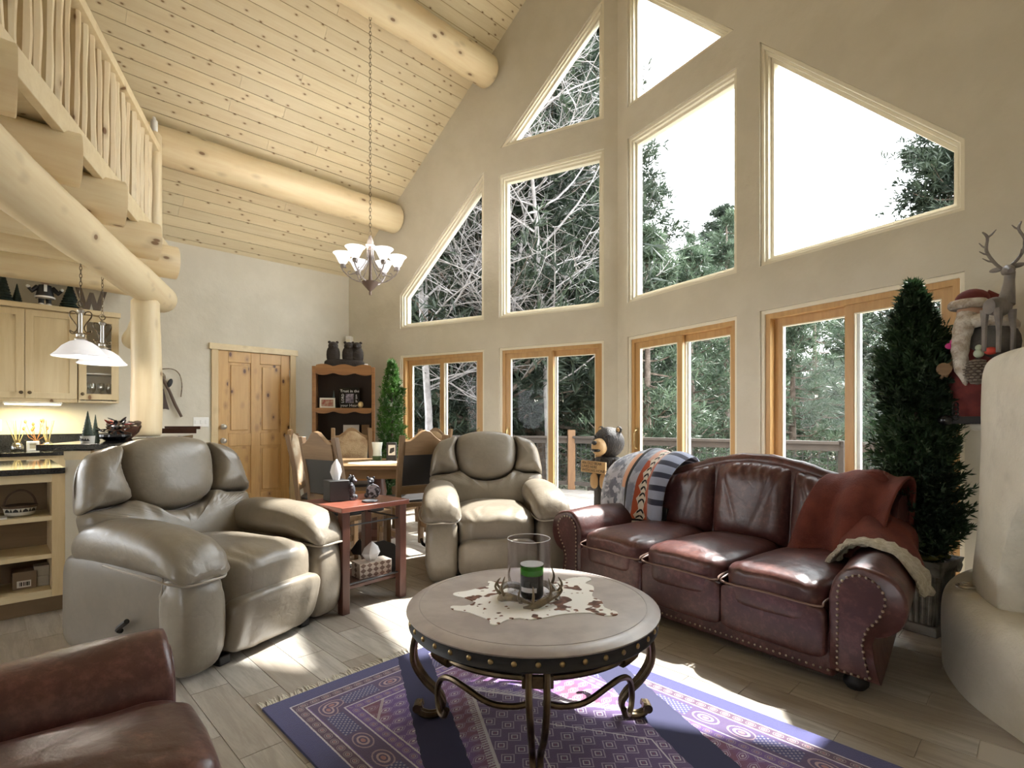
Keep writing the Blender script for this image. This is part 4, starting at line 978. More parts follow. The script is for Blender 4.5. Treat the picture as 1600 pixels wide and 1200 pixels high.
o.f += [tuple(t) for t in tri]+[tuple(n+i for i in t) for t in tri]+[(i, (i+1) % n, n+(i+1) % n, n+i) for i in range(n)]
o = tag(o.build('cowhide_mat', MAT['cowhide'], smooth=False), 'small brown and white cowhide mat spread on the round table', 'mat'); o.location = hc+Vector((0, 0, .0005))
HC = Vector((.066, 2.10, TZ+.0045))
ah = thing('antler_candle_holder', 'clear glass hurricane cylinder held in a ring of dark antlers', 'candle holder', HC)
MAT['hurricane'] = glass2('hurricane_glass', (.96, .96, .985), .035)
MB().lathe([(.0, .002), (.083, .002), (.085, .006), (.085, .235), (.0815, .235), (.0815, .008), (0, .008)], 40).build('glass_cylinder', MAT['hurricane'], ah, sharp=50)
MB().tube([(.0835*math.cos(a), .0835*math.sin(a), .2355) for a in np.linspace(0, 2*PI, 41)], .0016, 5).build('glass_lip', plain('glass_lip', (.8, .8, .83), .15, spec=.8), ah)
MAT['antler'] = plain('dark_antler', (.10, .075, .05), .4, c2=(.22, .17, .10), scale=18, bump=.5, bscale=70)
rr = random.Random(12)
for k in range(4):
    a0 = k*PI/2+.3
    pts = [(.112*math.cos(a0+f), .112*math.sin(a0+f), .012+.02*math.sin(f*2.2)) for f in np.linspace(-.5, 1.4, 12)]
    an = MB().tube(pts, [.006+.009*math.sin(PI*min(1, .15+i/12)) for i in range(12)], 8).build('antler', MAT['antler'], ah)
    for f, h in ((-.2, .06), (.35, .085), (.95, .05)):
        q = a0+f; p = Vector((.112*math.cos(q), .112*math.sin(q), .02)); d = Vector((math.cos(q), math.sin(q), 0))
        MB().tube(smoothline([p, p+d*.02+Vector((0, 0, h*.5)), p+d*.005+Vector((0, 0, h))], 4), [.007, .0065, .006, .0055, .005, .004, .0035, .0025, .001], 6).build('tine', MAT['antler'], an)
cn = thing('green_candle', 'green wax candle in a black glass jar with a pale label', 'candle', HC+Vector((.012, -.008, .0085)))
MB().lathe([(0, 0), (.04, 0), (.045, .012), (.045, .088), (0, .088)], 28).build('jar', plain('black_jar', (.01, .014, .01), .35, spec=.25), cn)
MB().lathe([(.0452, .088), (.0455, .128), (.0425, .128), (.042, .088)], 28).build('jar_neck', glass2('green_jar', (.45, .75, .3), .02), cn)
MB().lathe([(0, .0885), (.0413, .0885), (.0413, .109), (.03, .110), (0, .110)], 24).build('wax', plain('green_wax', (.16, .55, .05), .5), cn)
MB().lathe([(.0425, .127), (.0458, .127), (.046, .130), (.0425, .130)], 28).build('lip', plain('jar_lip', (.6, .62, .6), .2), cn)
MB().grid(lambda u, v: Vector((.0462*math.sin((u-.75)*1.5), -.0462*math.cos((u-.75)*1.5), .028+v*.018)), 10, 1).build('label', MAT['whitebox'], cn)
for k in range(2): T([(.008*k-.004, 0, .11), (.008*k-.004, .001, .118)], .0012, 5).build('wick', MAT['white'], cn)
# ---------------------------------------------------------------- foliage helper
def leafmesh(name, P, D, L, W, m, k=5, spread=.7, seed=0, fold=.0):
    """k thin leaf blades at every point P (N,3) heading along D, length L (N,) and width W; one mesh"""
    rs = np.random.RandomState(seed); N = len(P); P = np.repeat(P, k, 0); D = np.repeat(D, k, 0); L = np.repeat(L, k); W = np.repeat(np.broadcast_to(W, (N,)), k)
    d = D + rs.normal(0, spread, D.shape); d /= np.linalg.norm(d, axis=1, keepdims=True)+1e-9
    s = np.cross(d, rs.normal(0, 1, d.shape)); s /= np.linalg.norm(s, axis=1, keepdims=True)+1e-9
    l = (L*rs.uniform(.6, 1.15, len(L)))[:, None]; w = (W*rs.uniform(.7, 1.2, len(L)))[:, None]
    a = P; b = P+d*l*.5+s*w; c = P+d*l; e = P+d*l*.5-s*w
    V = np.stack([a, b, c, e], 1).reshape(-1, 3); n = len(V)
    me = bpy.data.meshes.new(name); me.vertices.add(n); me.vertices.foreach_set('co', V.astype(np.float32).ravel())
    me.loops.add(n); me.loops.foreach_set('vertex_index', np.arange(n, dtype=np.int32)); me.polygons.add(n//4)
    me.polygons.foreach_set('loop_start', np.arange(0, n, 4, dtype=np.int32)); me.polygons.foreach_set('loop_total', np.full(n//4, 4, dtype=np.int32))
    me.update(calc_edges=True); me.materials.append(m); return me
def leafmat(name, c1, c2, c3=None, trans=.25, scale=3):
    m, nt, p = newmat(name); v = coords('Object', (1, 1, 1))
    c = mixc(sstep(noise(v, scale, 3), .38, .62), c1, c2)
    if c3: c = mixc(sstep(noise(v, scale*7, 2), .58, .68), c, c3)
    setc(p, c); p.inputs['Roughness'].default_value = .55; p.inputs['Specular IOR Level'].default_value = .3
    if trans:
        out = nt.nodes['Material Output']; tr = nt.nodes.new('ShaderNodeBsdfTranslucent'); mx = nt.nodes.new('ShaderNodeMixShader'); mx.inputs[0].default_value = trans
        nt.links.new(c.k, tr.inputs[0]); nt.links.new(p.outputs[0], mx.inputs[1]); nt.links.new(tr.outputs[0], mx.inputs[2]); nt.links.new(mx.outputs[0], out.inputs[0])
    return m
def obj_from(me, name, parent=None):
    o = bpy.data.objects.new(name, me); col.objects.link(o); o.parent = parent; return o
MAT['bark'] = plain('bark', (.07, .05, .038), .9, c2=(.13, .10, .08), scale=9, bump=.8, bscale=26, bdist=.02)
def cypress(name, label, loc, h, r, n, m, seed, z0=.0, lean=0, leaf=.05):
    """n sprays, each a short branchlet of overlapping leaf blades, thinning to a pointed top"""
    t = thing(name, label, 'artificial tree', loc); rs = np.random.RandomState(seed); P = []; D = []
    for i in range(n):
        f = rs.uniform(0, 1)**.9; a = rs.uniform(0, 2*PI); R = min(3.0*(1-f), .76+.4*(.6-f))*r*rs.uniform(.75, 1.12)*(1+.16*math.sin(a*3+f*19))+.012
        if f < .08: R *= .6+f*5
        d = np.array([math.cos(a), math.sin(a), rs.uniform(.5, 1.5)]); d /= np.linalg.norm(d); L = rs.uniform(.10, .20)*(.55+.6*(1-f)); tip = np.array([R*math.cos(a)+lean*f, R*math.sin(a), z0+f*h])
        for q in np.linspace(0, 1, 9): P.append(tip-d*L*(1-q)+rs.normal(0, .008, 3)); D.append(d)
        if i % 3 == 0:
            for q in np.linspace(.2, .8, 5): P.append(np.array([tip[0]*q+lean*f*(1-q), tip[1]*q, tip[2]-.05*(1-q)])); D.append(d)
    P, D = np.array(P), np.array(D)
    obj_from(leafmesh('foliage', P, D, np.full(len(P), leaf), .0055, m, 5, .5, seed), 'foliage', t)
    MB().tube([(0, 0, z0-.03), (lean*.4, 0, z0+h*.5), (lean, 0, z0+h*.95)], [.022, .015, .004], 8).build('stem', MAT['bark'], t)
    return t
# ---------------------------------------------------------------- end table group
MAT['cherry'] = wood('cherry_wood', (.26, .085, .055), (.19, .06, .04), 0, .7, .28, var=0, coat=.2)
MAT['darkleg'] = wood('dark_cherry', (.11, .045, .03), (.075, .03, .022), 2, .7, .35, var=0)
ET = Vector((-1.03, 3.53, 0)); ETR = math.radians(50)-PI/2+PI/2
et = thing('end_table', 'square end table with red cherry top and dark legs between the recliners', 'side table', ET, math.radians(50))
MB().box(-.255, .255, -.235, .235, .618, .65).build('table_top', MAT['cherry'], et, bevel=.004)
for x in (-.215, .215):
    for y in (-.195, .195): MB().box(x-.026, x+.026, y-.026, y+.026, .0, .618).build('leg', MAT['darkleg'], et, bevel=.004)
B(-.19, .19, -.17, .17, .13, .15).build('lower_shelf', MAT['darkleg'], et, bevel=.003)
for y in (-.195, .195): T([(-.19, y, .53), (.19, y, .53)], .006, 6).build('side_rod', MAT['black'], et); T([(-.19, y, .17), (.19, y, .17)], .006, 6).build('side_rod', MAT['black'], et)
for x in (-.215, .215): T([(x, -.17, .53), (x, .17, .53)], .006, 6).build('side_rod', MAT['black'], et); T([(x, -.17, .14), (x, .17, .14)], .006, 6).build('side_rod', MAT['black'], et)
def etp(x, y, z): return ET + Rz(math.radians(50)) @ Vector((x, y, z))
MAT['carved'] = plain('black_carved_resin', (.025, .025, .03), .45, c2=(.16, .16, .19), scale=30, lo=.5, hi=.62, bump=1, bscale=55, bdist=.01)
def tissue(parent, x, y, z, h, r):
    mb = MB(); n = 14
    mb.loft([[Vector((x+rr_*(1+.25*math.sin(3*a))*math.cos(a), y+rr_*.55*math.sin(a), z+zz)) for a in np.linspace(0, 2*PI, n, False)] for rr_, zz in ((r*.55, 0), (r, h*.38), (r*.75, h*.7), (r*.12, h))])
    return mb.build('tissue', MAT['paper'], parent, sharp=25)
tb = thing('tissue_cover', 'black tissue box cover with a carved bear clinging to one side', 'tissue box', (-1.15, 3.50, .6505), math.radians(38))
B(-.065, .065, -.065, .065, 0, .135).build('cover', MAT['black'], tb, bevel=.004); tissue(tb, 0, 0, .135, .135, .035)
br = MB(); br.ell((.085, -.02, .06), (.03, .045, .06), 14, 10).ell((.09, -.03, .13), (.028, .03, .028), 12, 8).ell((.108, -.045, .125), (.014, .014, .012), 8, 6)
for s in (-1, 1): br.ell((.09, -.03+s*.024, .155), (.009, .009, .01), 8, 6); br.ell((.1, -.02+s*.035, .02), (.025, .018, .02), 8, 6); br.ell((.075, -.02+s*.045, .085), (.016, .014, .035), 8, 6)
br.build('carved_bear', MAT['carved'], tb); B(.066, .105, -.066, .03, 0, .02).build('rock', MAT['carved'], tb, bevel=.006)
cb = thing('bear_coaster_holder', 'small black bear figurine holding a round carved disc of coasters', 'figurine', (-.95, 3.61, .6505), math.radians(15))
MB().ell((0, .03, .05), (.035, .03, .05), 14, 10).build('body', MAT['carved'], cb); hd = MB().ell((-.005, .02, .115), (.024, .024, .022), 12, 8).ell((-.012, -.002, .110), (.012, .012, .01), 8, 6)
for s in (-1, 1): hd.ell((-.005+s*.02, .025, .135), (.008, .006, .009), 8, 6)
hd.build('head', MAT['carved'], cb); MB().lathe([(0, -.008), (.045, -.008), (.047, 0), (.045, .008), (0, .008)], 24, M=Tr(.012, -.03, .05) @ Rx(PI/2)).build('coaster_disc', plain('pale_carving', (.32, .32, .36), .5, c2=(.02, .02, .025), scale=45, lo=.47, hi=.53), cb)
for s in (-1, 1): MB().ell((s*.03, .0, .02), (.018, .03, .018), 8, 6).build('paw', MAT['carved'], cb)
co = tag(MB().lathe([(0, 0), (.05, 0), (.053, .006), (.05, .012), (0, .012)], 6).build('coaster', plain('slate', (.12, .125, .135), .35), bevel=.002), 'dark hexagonal stone coaster on the red end table', 'coaster'); place(co, (-.915, 3.44, .6505), .3)
bx = thing('tissue_box', 'beige tissue box with brown diamond pattern on the low shelf', 'tissue box', etp(.085, -.055, .1505), math.radians(42))
B(-.115, .115, -.058, .058, 0, .095).build('carton', plain('beige_card', (.52, .44, .38), .6), bx, bevel=.002); tissue(bx, 0, 0, .095, .12, .06)
for i in range(5):
    for j in range(3):
        cx_, cz_ = -.09+.045*i, .015+.033*j; q = .021
        if j % 2 == 0 or True: MB().prism([(cx_-q, cz_), (cx_, max(.001, cz_-q*.8)), (cx_+q, cz_), (cx_, min(.094, cz_+q*.8))], -.0588, -.0581).build('printed_diamond', plain('brown_print', (.16, .10, .08), .6) if i+j == 0 else bpy.data.materials['brown_print'], bx)
for j in range(3): MB().prism([(-.02, .015+.033*j), (0, max(.001, .015+.033*j-.017)), (.02, .015+.033*j), (0, min(.094, .015+.033*j+.017))], -.0007, .0001, Tr(-.1151, 0, 0) @ Rz(-PI/2)).build('printed_diamond', bpy.data.materials['brown_print'], bx)
# black metal silhouette stand behind the end table: bear and pines cut from plate
sl = thing('metal_silhouette', 'black cut-metal bear and pine tree standing on the floor behind the end table', 'metal sculpture', (-1.13, 3.93, 0), .35)
def bumpy(side, h, w, n):
    pts = []
    for i in range(n):
        z = .05+(h-.05)*i/n; k = w*(1-i/n)
        pts += [(side*k, z), (side*k*.45, z+(h/n)*.75)]
    return pts
L_ = bumpy(1, .5, .13, 9); pine = [(.02, 0), (.02, .05)]+L_+[(0, .52)]+[(-x, z) for x, z in reversed(L_)]+[(-.02, .05), (-.02, 0)]
MB().prism(pine, -.004, .004, Tr(-.16, 0, 0)).build('pine_plate', MAT['black'], sl)
MB().prism([(.0, 0), (.045, 0), (.05, .09), (.13, .08), (.15, 0), (.2, 0), (.21, .1), (.235, .18), (.2, .25), (.12, .285), (.03, .27), (-.03, .27), (-.05, .31), (-.075, .285), (-.115, .23), (-.1, .2), (-.05, .19), (-.01, .1)], -.004, .004, Tr(.06, -.02, 0)).build('bear_plate', MAT['black'], sl)
B(-.25, .3, -.04, .03, 0, .006).build('base_plate', MAT['black'], sl)

# ---------------------------------------------------------------- dining corner
MAT['oakz'] = wood('rustic_pine_upright', (.23, .14, .07), (.155, .088, .04), 2, .7, .45, knots=.6, var=.1); MAT['oak'] = wood('rustic_pine_flat', (.27, .165, .082), (.19, .11, .05), 0, .7, .42, knots=.6, var=.1)
MAT['blackhide'] = plain('black_leather_panel', (.028, .026, .026), .45)
MAT['fur'] = plain('tan_fur', (.42, .30, .17), .95, c2=(.26, .16, .08), scale=7, bump=1, bscale=120, bdist=.01); MAT['palefur'] = plain('pale_cowhide', (.62, .55, .42), .9, c2=(.34, .24, .15), scale=5, bump=.6, bscale=110)
def dining_chair(label, loc, rz, pad=None, H=1.05):
    t = thing('dining_chair', label, 'chair', loc, rz, 'rustic dining chairs')
    for s in (-1, 1):
        MB().loft([[Vector((s*.205+x, y+oy, z)) for x, y in ((-.022, -.02), (.022, -.02), (.022, .02), (-.022, .02))] for z, oy in ((0, .235), (.45, .2), (.75, .235), (H, .295))]).build('back_post', MAT['oakz'], t, bevel=.004)
        B(s*.205-.022, s*.205+.022, -.222, -.178, 0, .42).build('leg', MAT['oakz'], t, bevel=.004)
        B(s*.205-.012, s*.205+.012, -.18, .2, .16, .21).build('stretcher', MAT['oak'], t, bevel=.003)
    MB().box(-.23, .23, -.225, .215, .42, .46).build('seat_frame', MAT['oak'], t, bevel=.004); soft((0, -.005, .468), (.215, .205, .022), .4, 24, 10, .003).build('seat_pad', MAT['blackhide'], t)
    MB().box(-.19, .19, -.018, .018, .54, .61, Tr(0, .216, 0)).build('low_rail', MAT['oak'], t, bevel=.004)
    M = Tr(0, .292, .98) @ Rx(-.19)
    MB().prism([(-.185, -.10), (.185, -.10), (.185, .02), (.14, .025), (.09, .06), (.04, .105), (0, .115), (-.04, .105), (-.09, .06), (-.14, .025), (-.185, .02)], -.018, .018, M).build('crest_rail', MAT['oak'], t, bevel=.004)
    MB().loft([[Vector((x, y+oy, z)) for x, y in ((-.183, -.02), (.183, -.02), (.183, .012), (-.183, .012))] for z, oy in ((.615, .224), (.75, .237), (.885, .268))]).build('back_panel', MAT['blackhide'], t)
    if pad:
        pillow([(-.17, .02), (0, .0), (.17, .02), (.185, .2), (.18, .36), (.12, .42), (.05, .47), (0, .48), (-.05, .47), (-.12, .42), (-.18, .36), (-.185, .2)], .05, .0, Tr(0, .213, .58) @ Rx(-.14), 8, .002, 20, 3).build('fur_cover', MAT[pad], t)
    return t
dining_chair('dining chair with pale cowhide back seen from its side, left of the table', (-1.77, 5.06, 0), 1.774, 'palefur')
dining_chair('dining chair with black back panel, nearest, behind the end table', (-1.285, 4.25, 0), 2.52)
dining_chair('dining chair covered in tan fur, facing the camera in front of the hutch', (-1.76, 5.93, 0), .357, 'fur', 1.09)
dining_chair('dining chair with black back panel, half hidden by the middle recliner', (-.93, 4.87, 0), -2.52)
dining_chair('dining chair with dark carved crest, farthest, against the glass door', (-1.01, 5.93, 0), -.42, 'fur', 1.08)
dt = thing('dining_table', 'rustic pine dining table under the chandelier', 'table', (-1.36, 5.42, 0), .05)
MB().box(-.5, .5, -.5, .5, .72, .76).build('table_top', MAT['oak'], dt, bevel=.006)
for y in (-.44, .42): B(-.44, .44, y, y+.02, .63, .72).build('apron', MAT['oak'], dt)
for x in (-.44, .42): B(x, x+.02, -.44, .44, .63, .72).build('apron', MAT['oak'], dt)
MB().lathe([(0, 0), (.2, 0), (.2, .04), (.07, .08), (.055, .3), (.09, .45), (.07, .6), (.14, .63), (0, .63)], 20).build('pedestal', MAT['darkleg'], dt)
pm = MB().lathe([(0, 0), (.24, 0), (.245, .002), (.24, .005), (0, .005)], 40); pm = tag(pm.build('lace_mat', MAT['palefur']), 'pale fringed hide mat laid on the dining table', 'mat'); pm.location = (-1.36, 5.25, .7605)
cd_ = thing('dining_candle', 'frosted white glass candle vase with green base on the dining table', 'candle', (-1.4, 5.55, .7605))
MB().lathe([(0, 0), (.045, 0), (.05, .05), (0, .05)], 20).build('base', plain('green_base', (.08, .13, .05), .4), cd_); MB().lathe([(.046, .05), (.043, .1), (.055, .19), (.05, .19), (.04, .1), (0, .055)], 20).build('vase', plain('frosted_glass', (.72, .76, .72), .4), cd_)
nh = thing('napkin_holder', 'black framed plate with white animal silhouettes on the dining table', 'napkin holder', (-1.24, 5.5, .7605), .1)
B(-.05, .05, -.02, .02, 0, .19).build('frame', MAT['black'], nh, bevel=.004); B(-.03, .04, -.022, -.0202, .06, .165).build('print', MAT['whitebox'], nh); MB().prism([(-.02, .08), (.0, .08), (.03, .1), (.03, .14), (-.01, .13)], -.0235, -.0221).build('animal_print', MAT['black'], nh)
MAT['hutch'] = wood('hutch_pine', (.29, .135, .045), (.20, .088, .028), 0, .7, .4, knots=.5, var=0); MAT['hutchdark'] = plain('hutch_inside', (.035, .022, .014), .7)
HU = Vector((-2.17, 6.93, 0)); hu = thing('corner_hutch', 'orange pine hutch with scalloped shelves standing in the corner', 'hutch', HU, .25)
for s in (-1, 1): MB().box(s*.36-.022, s*.36+.022, -.17, .15, 0, 1.86).build('side_panel', MAT['hutch'], hu, bevel=.004)
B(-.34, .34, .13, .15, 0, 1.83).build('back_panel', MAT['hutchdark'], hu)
def scallop(z0, up=True, base=.1):
    top = [(-.338, 0)]
    for i in range(25):
        x = -.33+.66*i/24; top.append((x, (.03*abs(math.cos(2.6*PI*x/.66)))))
    return top+[(.338, 0)]
sc_up = [(x, z+.10) for x, z in scallop(0)]; sc_dn = [(x, -z) for x, z in reversed(scallop(0))]
MB().prism(sc_up+[(x, z+.02) for x, z in sc_dn], -.172, -.15, Tr(0, 0, 1.76)).build('crest', MAT['hutch'], hu, bevel=.003); B(-.34, .34, -.15, .13, 1.80, 1.825).build('top', MAT['hutch'], hu)
for z in (1.315, .9):
    B(-.338, .338, -.17, .13, z, z+.022).build('shelf', MAT['hutch'], hu, bevel=.002); MB().prism([(-.338, 0), (.338, 0)]+[(x, q-.02) for x, q in sc_dn], -.171, -.152, Tr(0, 0, z)).build('valance', MAT['hutch'], hu)
B(-.338, .338, -.165, .13, .1, .8).build('lower_cupboard', MAT['hutch'], hu)
def hup(x, y, z): return HU + Rz(.25) @ Vector((x, y, z))
bt_ = thing('bear_trio', 'three dark carved bears sitting on a log on top of the hutch', 'carving', hup(-.0, .0, 1.8255), .25)
MAT['bearblack'] = plain('black_bear_carving', (.02, .013, .009), .7, bump=.6, bscale=50)
MB().ell((0, 0, .07), (.255, .07, .075), 20, 10, .5).build('log', MAT['bearblack'], bt_)
for x, a in ((-.13, .1), (.05, -.2), (.14, .2)):
    bb = MB().ell((x*1.08, 0, .2), (.085, .06, .12), 14, 10, .8).ell((x*1.08, -.01, .315), (.062, .055, .055), 14, 10).ell((x*1.08, -.06, .3), (.022, .028, .02), 8, 6)
    for s in (-1, 1): bb.ell((x*1.08+s*.048, 0, .362), (.02, .012, .018), 8, 6)
    bb.build('bear', MAT['bearblack'], bt_)
o = thing('white_device', 'small white gadget with a dark screen beside the carved bears', 'gadget', hup(.27, -.08, 1.8255), .25); B(-.022, .022, -.012, .012, 0, .085).build('case', MAT['white'], o, bevel=.004); B(-.01, .01, -.0135, -.0121, .03, .07).build('screen', MAT['black'], o)
sn = thing('motion_sensor', 'small white sensor box mounted high in the wall corner', 'sensor', Vector((C0.x, C0.y, 2.27))+Vector((.03, -.08, 0)), -.2); B(-.04, .04, -.03, .05, 0, .11).build('case', MAT['white'], sn, bevel=.006); B(-.03, .03, -.033, -.0301, .02, .06).build('lens', MAT['cream'], sn)
pf = thing('black_photo_frame', 'black frame with white lettering around a small photo in the hutch', 'picture frame', hup(.06, .05, 1.3375), .25)
B(-.13, .13, -.012, .012, 0, .27).xf(Rx(-.1)).build('frame', MAT['blackgloss'], pf, bevel=.004); Mt = Rx(-.1) @ Tr(0, -.0125, 0) @ Rx(PI/2)
B(-.05, .05, -.0135, -.0122, .07, .19).xf(Rx(-.1)).build('photo', plain('photo_print', (.35, .3, .36), .4, c2=(.08, .07, .1), scale=25), pf)
text_obj('lettering', 'Trust in the', .05, MAT['white'], pf, Mt @ Tr(0, .225, 0)); text_obj('lettering', 'LORD', .045, MAT['white'], pf, Mt @ Tr(-.085, .13, 0) @ Rz(PI/2)); text_obj('lettering', 'with all', .036, MAT['white'], pf, Mt @ Tr(.085, .13, 0) @ Rz(-PI/2)); text_obj('lettering', 'your Heart', .05, MAT['white'], pf, Mt @ Tr(0, .035, 0))
sf = thing('small_photo_frame', 'cream frame with a reddish picture on the hutch shelf', 'picture frame', hup(-.21, -.03, 1.3375), .35); ring(rect(-.095, .095, 0, .13), .022, -.01, .01)[0].build('frame', MAT['cream'], sf, bevel=.003); B(-.072, .072, -.004, .004, .023, .107).build('picture', plain('red_picture', (.5, .36, .24), .5, c2=(.35, .08, .05), scale=20), sf)
tiered_tree(hup(-.14, .07, 1.3375), .22, .035, 'tiny grey green tree figurine behind the cream photo frame', 'small tree figurines', m=plain('frosted_tree', (.10, .13, .12), .7))
ht_ = tag(MB().ell((0, 0, .045), (.035, .01, .045), 12, 8).build('heart_ornament', MAT['brass']), 'gold heart shaped ornament beside the lettered frame', 'ornament'); ht_.location = hup(.2, -.07, 1.338)
o = tag(B(-.1, .1, -.015, .015, 0, .2).build('metal_plate', MAT['steel'], bevel=.004), 'grey reflective plate standing on the lower hutch shelf', 'plate'); place(o, hup(.08, .05, .9225), .25)
o = tag(B(-.05, .05, -.012, .012, 0, .2).build('wooden_plaque', MAT['oak'], bevel=.003), 'upright wooden plaque at the right of the lower hutch shelf', 'plaque'); place(o, hup(.26, .05, .9225), .25)
MAT['brightleaf'] = leafmat('bright_evergreen', (.045, .11, .03), (.10, .24, .05), (.45, .5, .38), .3); MAT['darkleaf'] = leafmat('dark_evergreen', (.012, .028, .012), (.028, .06, .022), (.10, .14, .08), .2)
ev = cypress('corner_evergreen', 'slim artificial evergreen with bright needles beside the hutch', (-1.46, 6.5, 0), 1.60, .17, 520, MAT['brightleaf'], 4, .30)
MB().lathe([(0, 0), (.11, 0), (.14, .26), (.125, .26), (0, .24)], 18).build('pot', MAT['wicker'], ev)

# ---------------------------------------------------------------- carved welcome bear
bs = thing('carved_bear', 'chainsaw-carved black bear on a stump holding a lettered board', 'carving', (.93, 5.17, 0), -.8)
def _bw():
    m, nt, p = newmat('carved_black_wood'); v = coords('Object', (40, 40, 5)); g = noise(v, 2, 3, .7)
    setc(p, mixc(sstep(g, .5, .72), (.018, .013, .011), (.10, .08, .065))); p.inputs['Roughness'].default_value = .6; setbump(p, g, 1, .012); return m
MAT['bearwood'] = _bw(); MAT['tanwood'] = wood('tan_carving', (.58, .38, .18), (.47, .28, .12), 2, .8, .5, var=0)
MB().lathe([(0, 0), (.145, 0), (.15, .1), (.14, .3), (.135, .45), (.14, .62), (.135, .75), (.12, .82), (0, .84)], 22).build('stump_body', MAT['bearwood'], bs)
hd = MB().ell((0, .01, .965), (.15, .15, .15), 20, 14).build('head', MAT['bearwood'], bs)
for s in (-1, 1):
    MB().ell((s*.105, .03, 1.085), (.034, .022, .036), 10, 8).build('ear', MAT['bearwood'], hd); MB().ell((s*.105, .012, 1.085), (.02, .01, .022), 10, 6).build('inner_ear', MAT['tanwood'], hd); MB().ell((s*.055, -.13, 1.02), (.012, .008, .014), 8, 6).build('eye', MAT['blackgloss'], hd)
MB().ell((0, -.14, .925), (.072, .085, .082), 16, 12).build('muzzle', MAT['tanwood'], hd); MB().ell((0, -.22, .965), (.028, .02, .022), 10, 8).build('nose', MAT['blackgloss'], hd); MB().ell((0, -.2, .895), (.055, .03, .018), 12, 6).build('mouth', MAT['blackgloss'], hd)
for s in (-1, 1):
    MB().tube([(s*.12, -.02, .78), (s*.14, -.09, .7), (s*.08, -.16, .7)], [.05, .045, .035], 10).build('arm', MAT['bearwood'], bs)
    MB().ell((s*.055, -.15, .60), (.044, .02, .075), 12, 8, .8).build('foot_sole', MAT['tanwood'], bs)
sg = B(-.15, .135, -.012, .012, -.055, .055).xf(Tr(-.02, -.195, .735) @ Ry(.03)).build('sign_board', MAT['tanwood'], bs, bevel=.003); Ms = Tr(-.02, -.2075, .735) @ Ry(.03) @ Rx(PI/2)
for k, s in enumerate(('AN OLD BEAR', 'LIVES HERE', 'WITH HIS HONEY')): text_obj('lettering', s, .036, MAT['black'], sg, Ms @ Tr(-.135, .035-.034*k, 0), align='LEFT')

# ---------------------------------------------------------------- planter with tall evergreen
MAT['stone'] = plain('grey_plaster_stone', (.20, .20, .18), .8, c2=(.11, .11, .10), scale=9, bump=.4, bscale=40)
PL = Vector((2.32, 3.04, 0)); pt = thing('column_planter', 'grey fluted column planter holding the tall evergreen behind the sofa arm', 'planter', PL, .55)
def sqr(h, z): return [Vector((x*h, y*h, z)) for x, y in ((-1, -1), (1, -1), (1, 1), (-1, 1))]
MB().loft([sqr(.125, 0), sqr(.125, .035), sqr(.115, .05)]).build('plinth', MAT['stone'], pt, bevel=.004)
MB().loft([sqr(.10, .05), sqr(.122, .34)]).build('shaft', MAT['stone'], pt)
for sd_ in range(4):
    for k in range(7):
        f = -.84+k*.28; M = Rz(sd_*PI/2); MB().tube([M @ Vector((f*.1, -.10, .055)), M @ Vector((f*.122, -.122, .335))], .0095, 6).build('flute', MAT['stone'], pt)
for sd_ in range(4):
    M = Rz(sd_*PI/2)
    for s in (-1, 1): MB().lathe([(0, -.02), (.035, -.02), (.04, 0), (.035, .02), (0, .02)], 14, M=M @ Tr(s*.115, -.125, .365) @ Rx(PI/2)).build('volute', MAT['stone'], pt, sharp=30)
    for k in range(5): MB().ell((0, 0, 0), (.017, .014, .025), 8, 6, M=M @ Tr(-.07+.035*k, -.128, .362)).build('egg_motif', MAT['stone'], pt)
MB().loft([sqr(.135, .35), sqr(.15, .39), sqr(.155, .41), sqr(.14, .41), sqr(.12, .38)]).build('capital', MAT['stone'], pt, bevel=.003)
mo = MB(); rr = random.Random(3)
for k in range(60): mo.ell((rr.uniform(-.11, .11), rr.uniform(-.11, .11), .405+rr.uniform(0, .03)), (.03, .03, .014), 6, 4)
mo.build('moss', plain('dry_moss', (.22, .22, .06), .95, c2=(.10, .12, .03), scale=30), pt)
cypress('tall_evergreen', 'tall dark artificial evergreen standing in the fluted planter by the glass door', PL+Vector((0, 0, .41)), 1.50, .205, 1000, MAT['darkleaf'], 9, .04, -.04)
for k, (a, z, l) in enumerate(((-.2, .25, .33), (.3, .12, .30), (3.3, .3, .28), (2.9, .15, .2))):
    pass

# ---------------------------------------------------------------- adobe fireplace
FC = Vector((3.115, 1.865, 0)); fpc = thing('adobe_fireplace', 'rounded adobe corner fireplace with raised curved hearth', 'fireplace', FC)
A0, A1 = math.radians(70), math.radians(262)                       # the visible arc, measured from +X
def rev(prof, a0=A0, a1=A1, n=64, wob=.006):
    return lambda u, v: None
def revolve(name, prof, m, n=72, wob=.006, hole=None):
    P = smoothline([(r, z, 0) for r, z in prof], 5); mb = MB(); k = len(P)
    def fn(u, v):
        a = A0+(A1-A0)*u; p = P[min(k-1, int(round(v*(k-1))))]; r = p.x+wob*mn.noise(Vector((a*4, p.y*5, 1.3)))
        if hole:
            ca, hw, zt = hole; q = (a-ca)/hw; zz = p.y/zt
            ins = 1-max(abs(q)**2.2+max(0, (zz-.45)/.55)**2*1.0, 0)
            if ins > 0 and p.y < zt: r -= .55*min(1, ins*3.2)**.8
        return Vector((r*math.cos(a), r*math.sin(a), p.y))
    mb.grid(fn, n, k-1); return mb.build(name, m, fpc, sharp=80)
revolve('hearth', [(1.26, .0), (1.265, .1), (1.265, .25), (1.25, .32), (1.21, .365), (1.15, .378), (1.05, .38), (.7, .38)], MAT['adobe'], wob=.01)
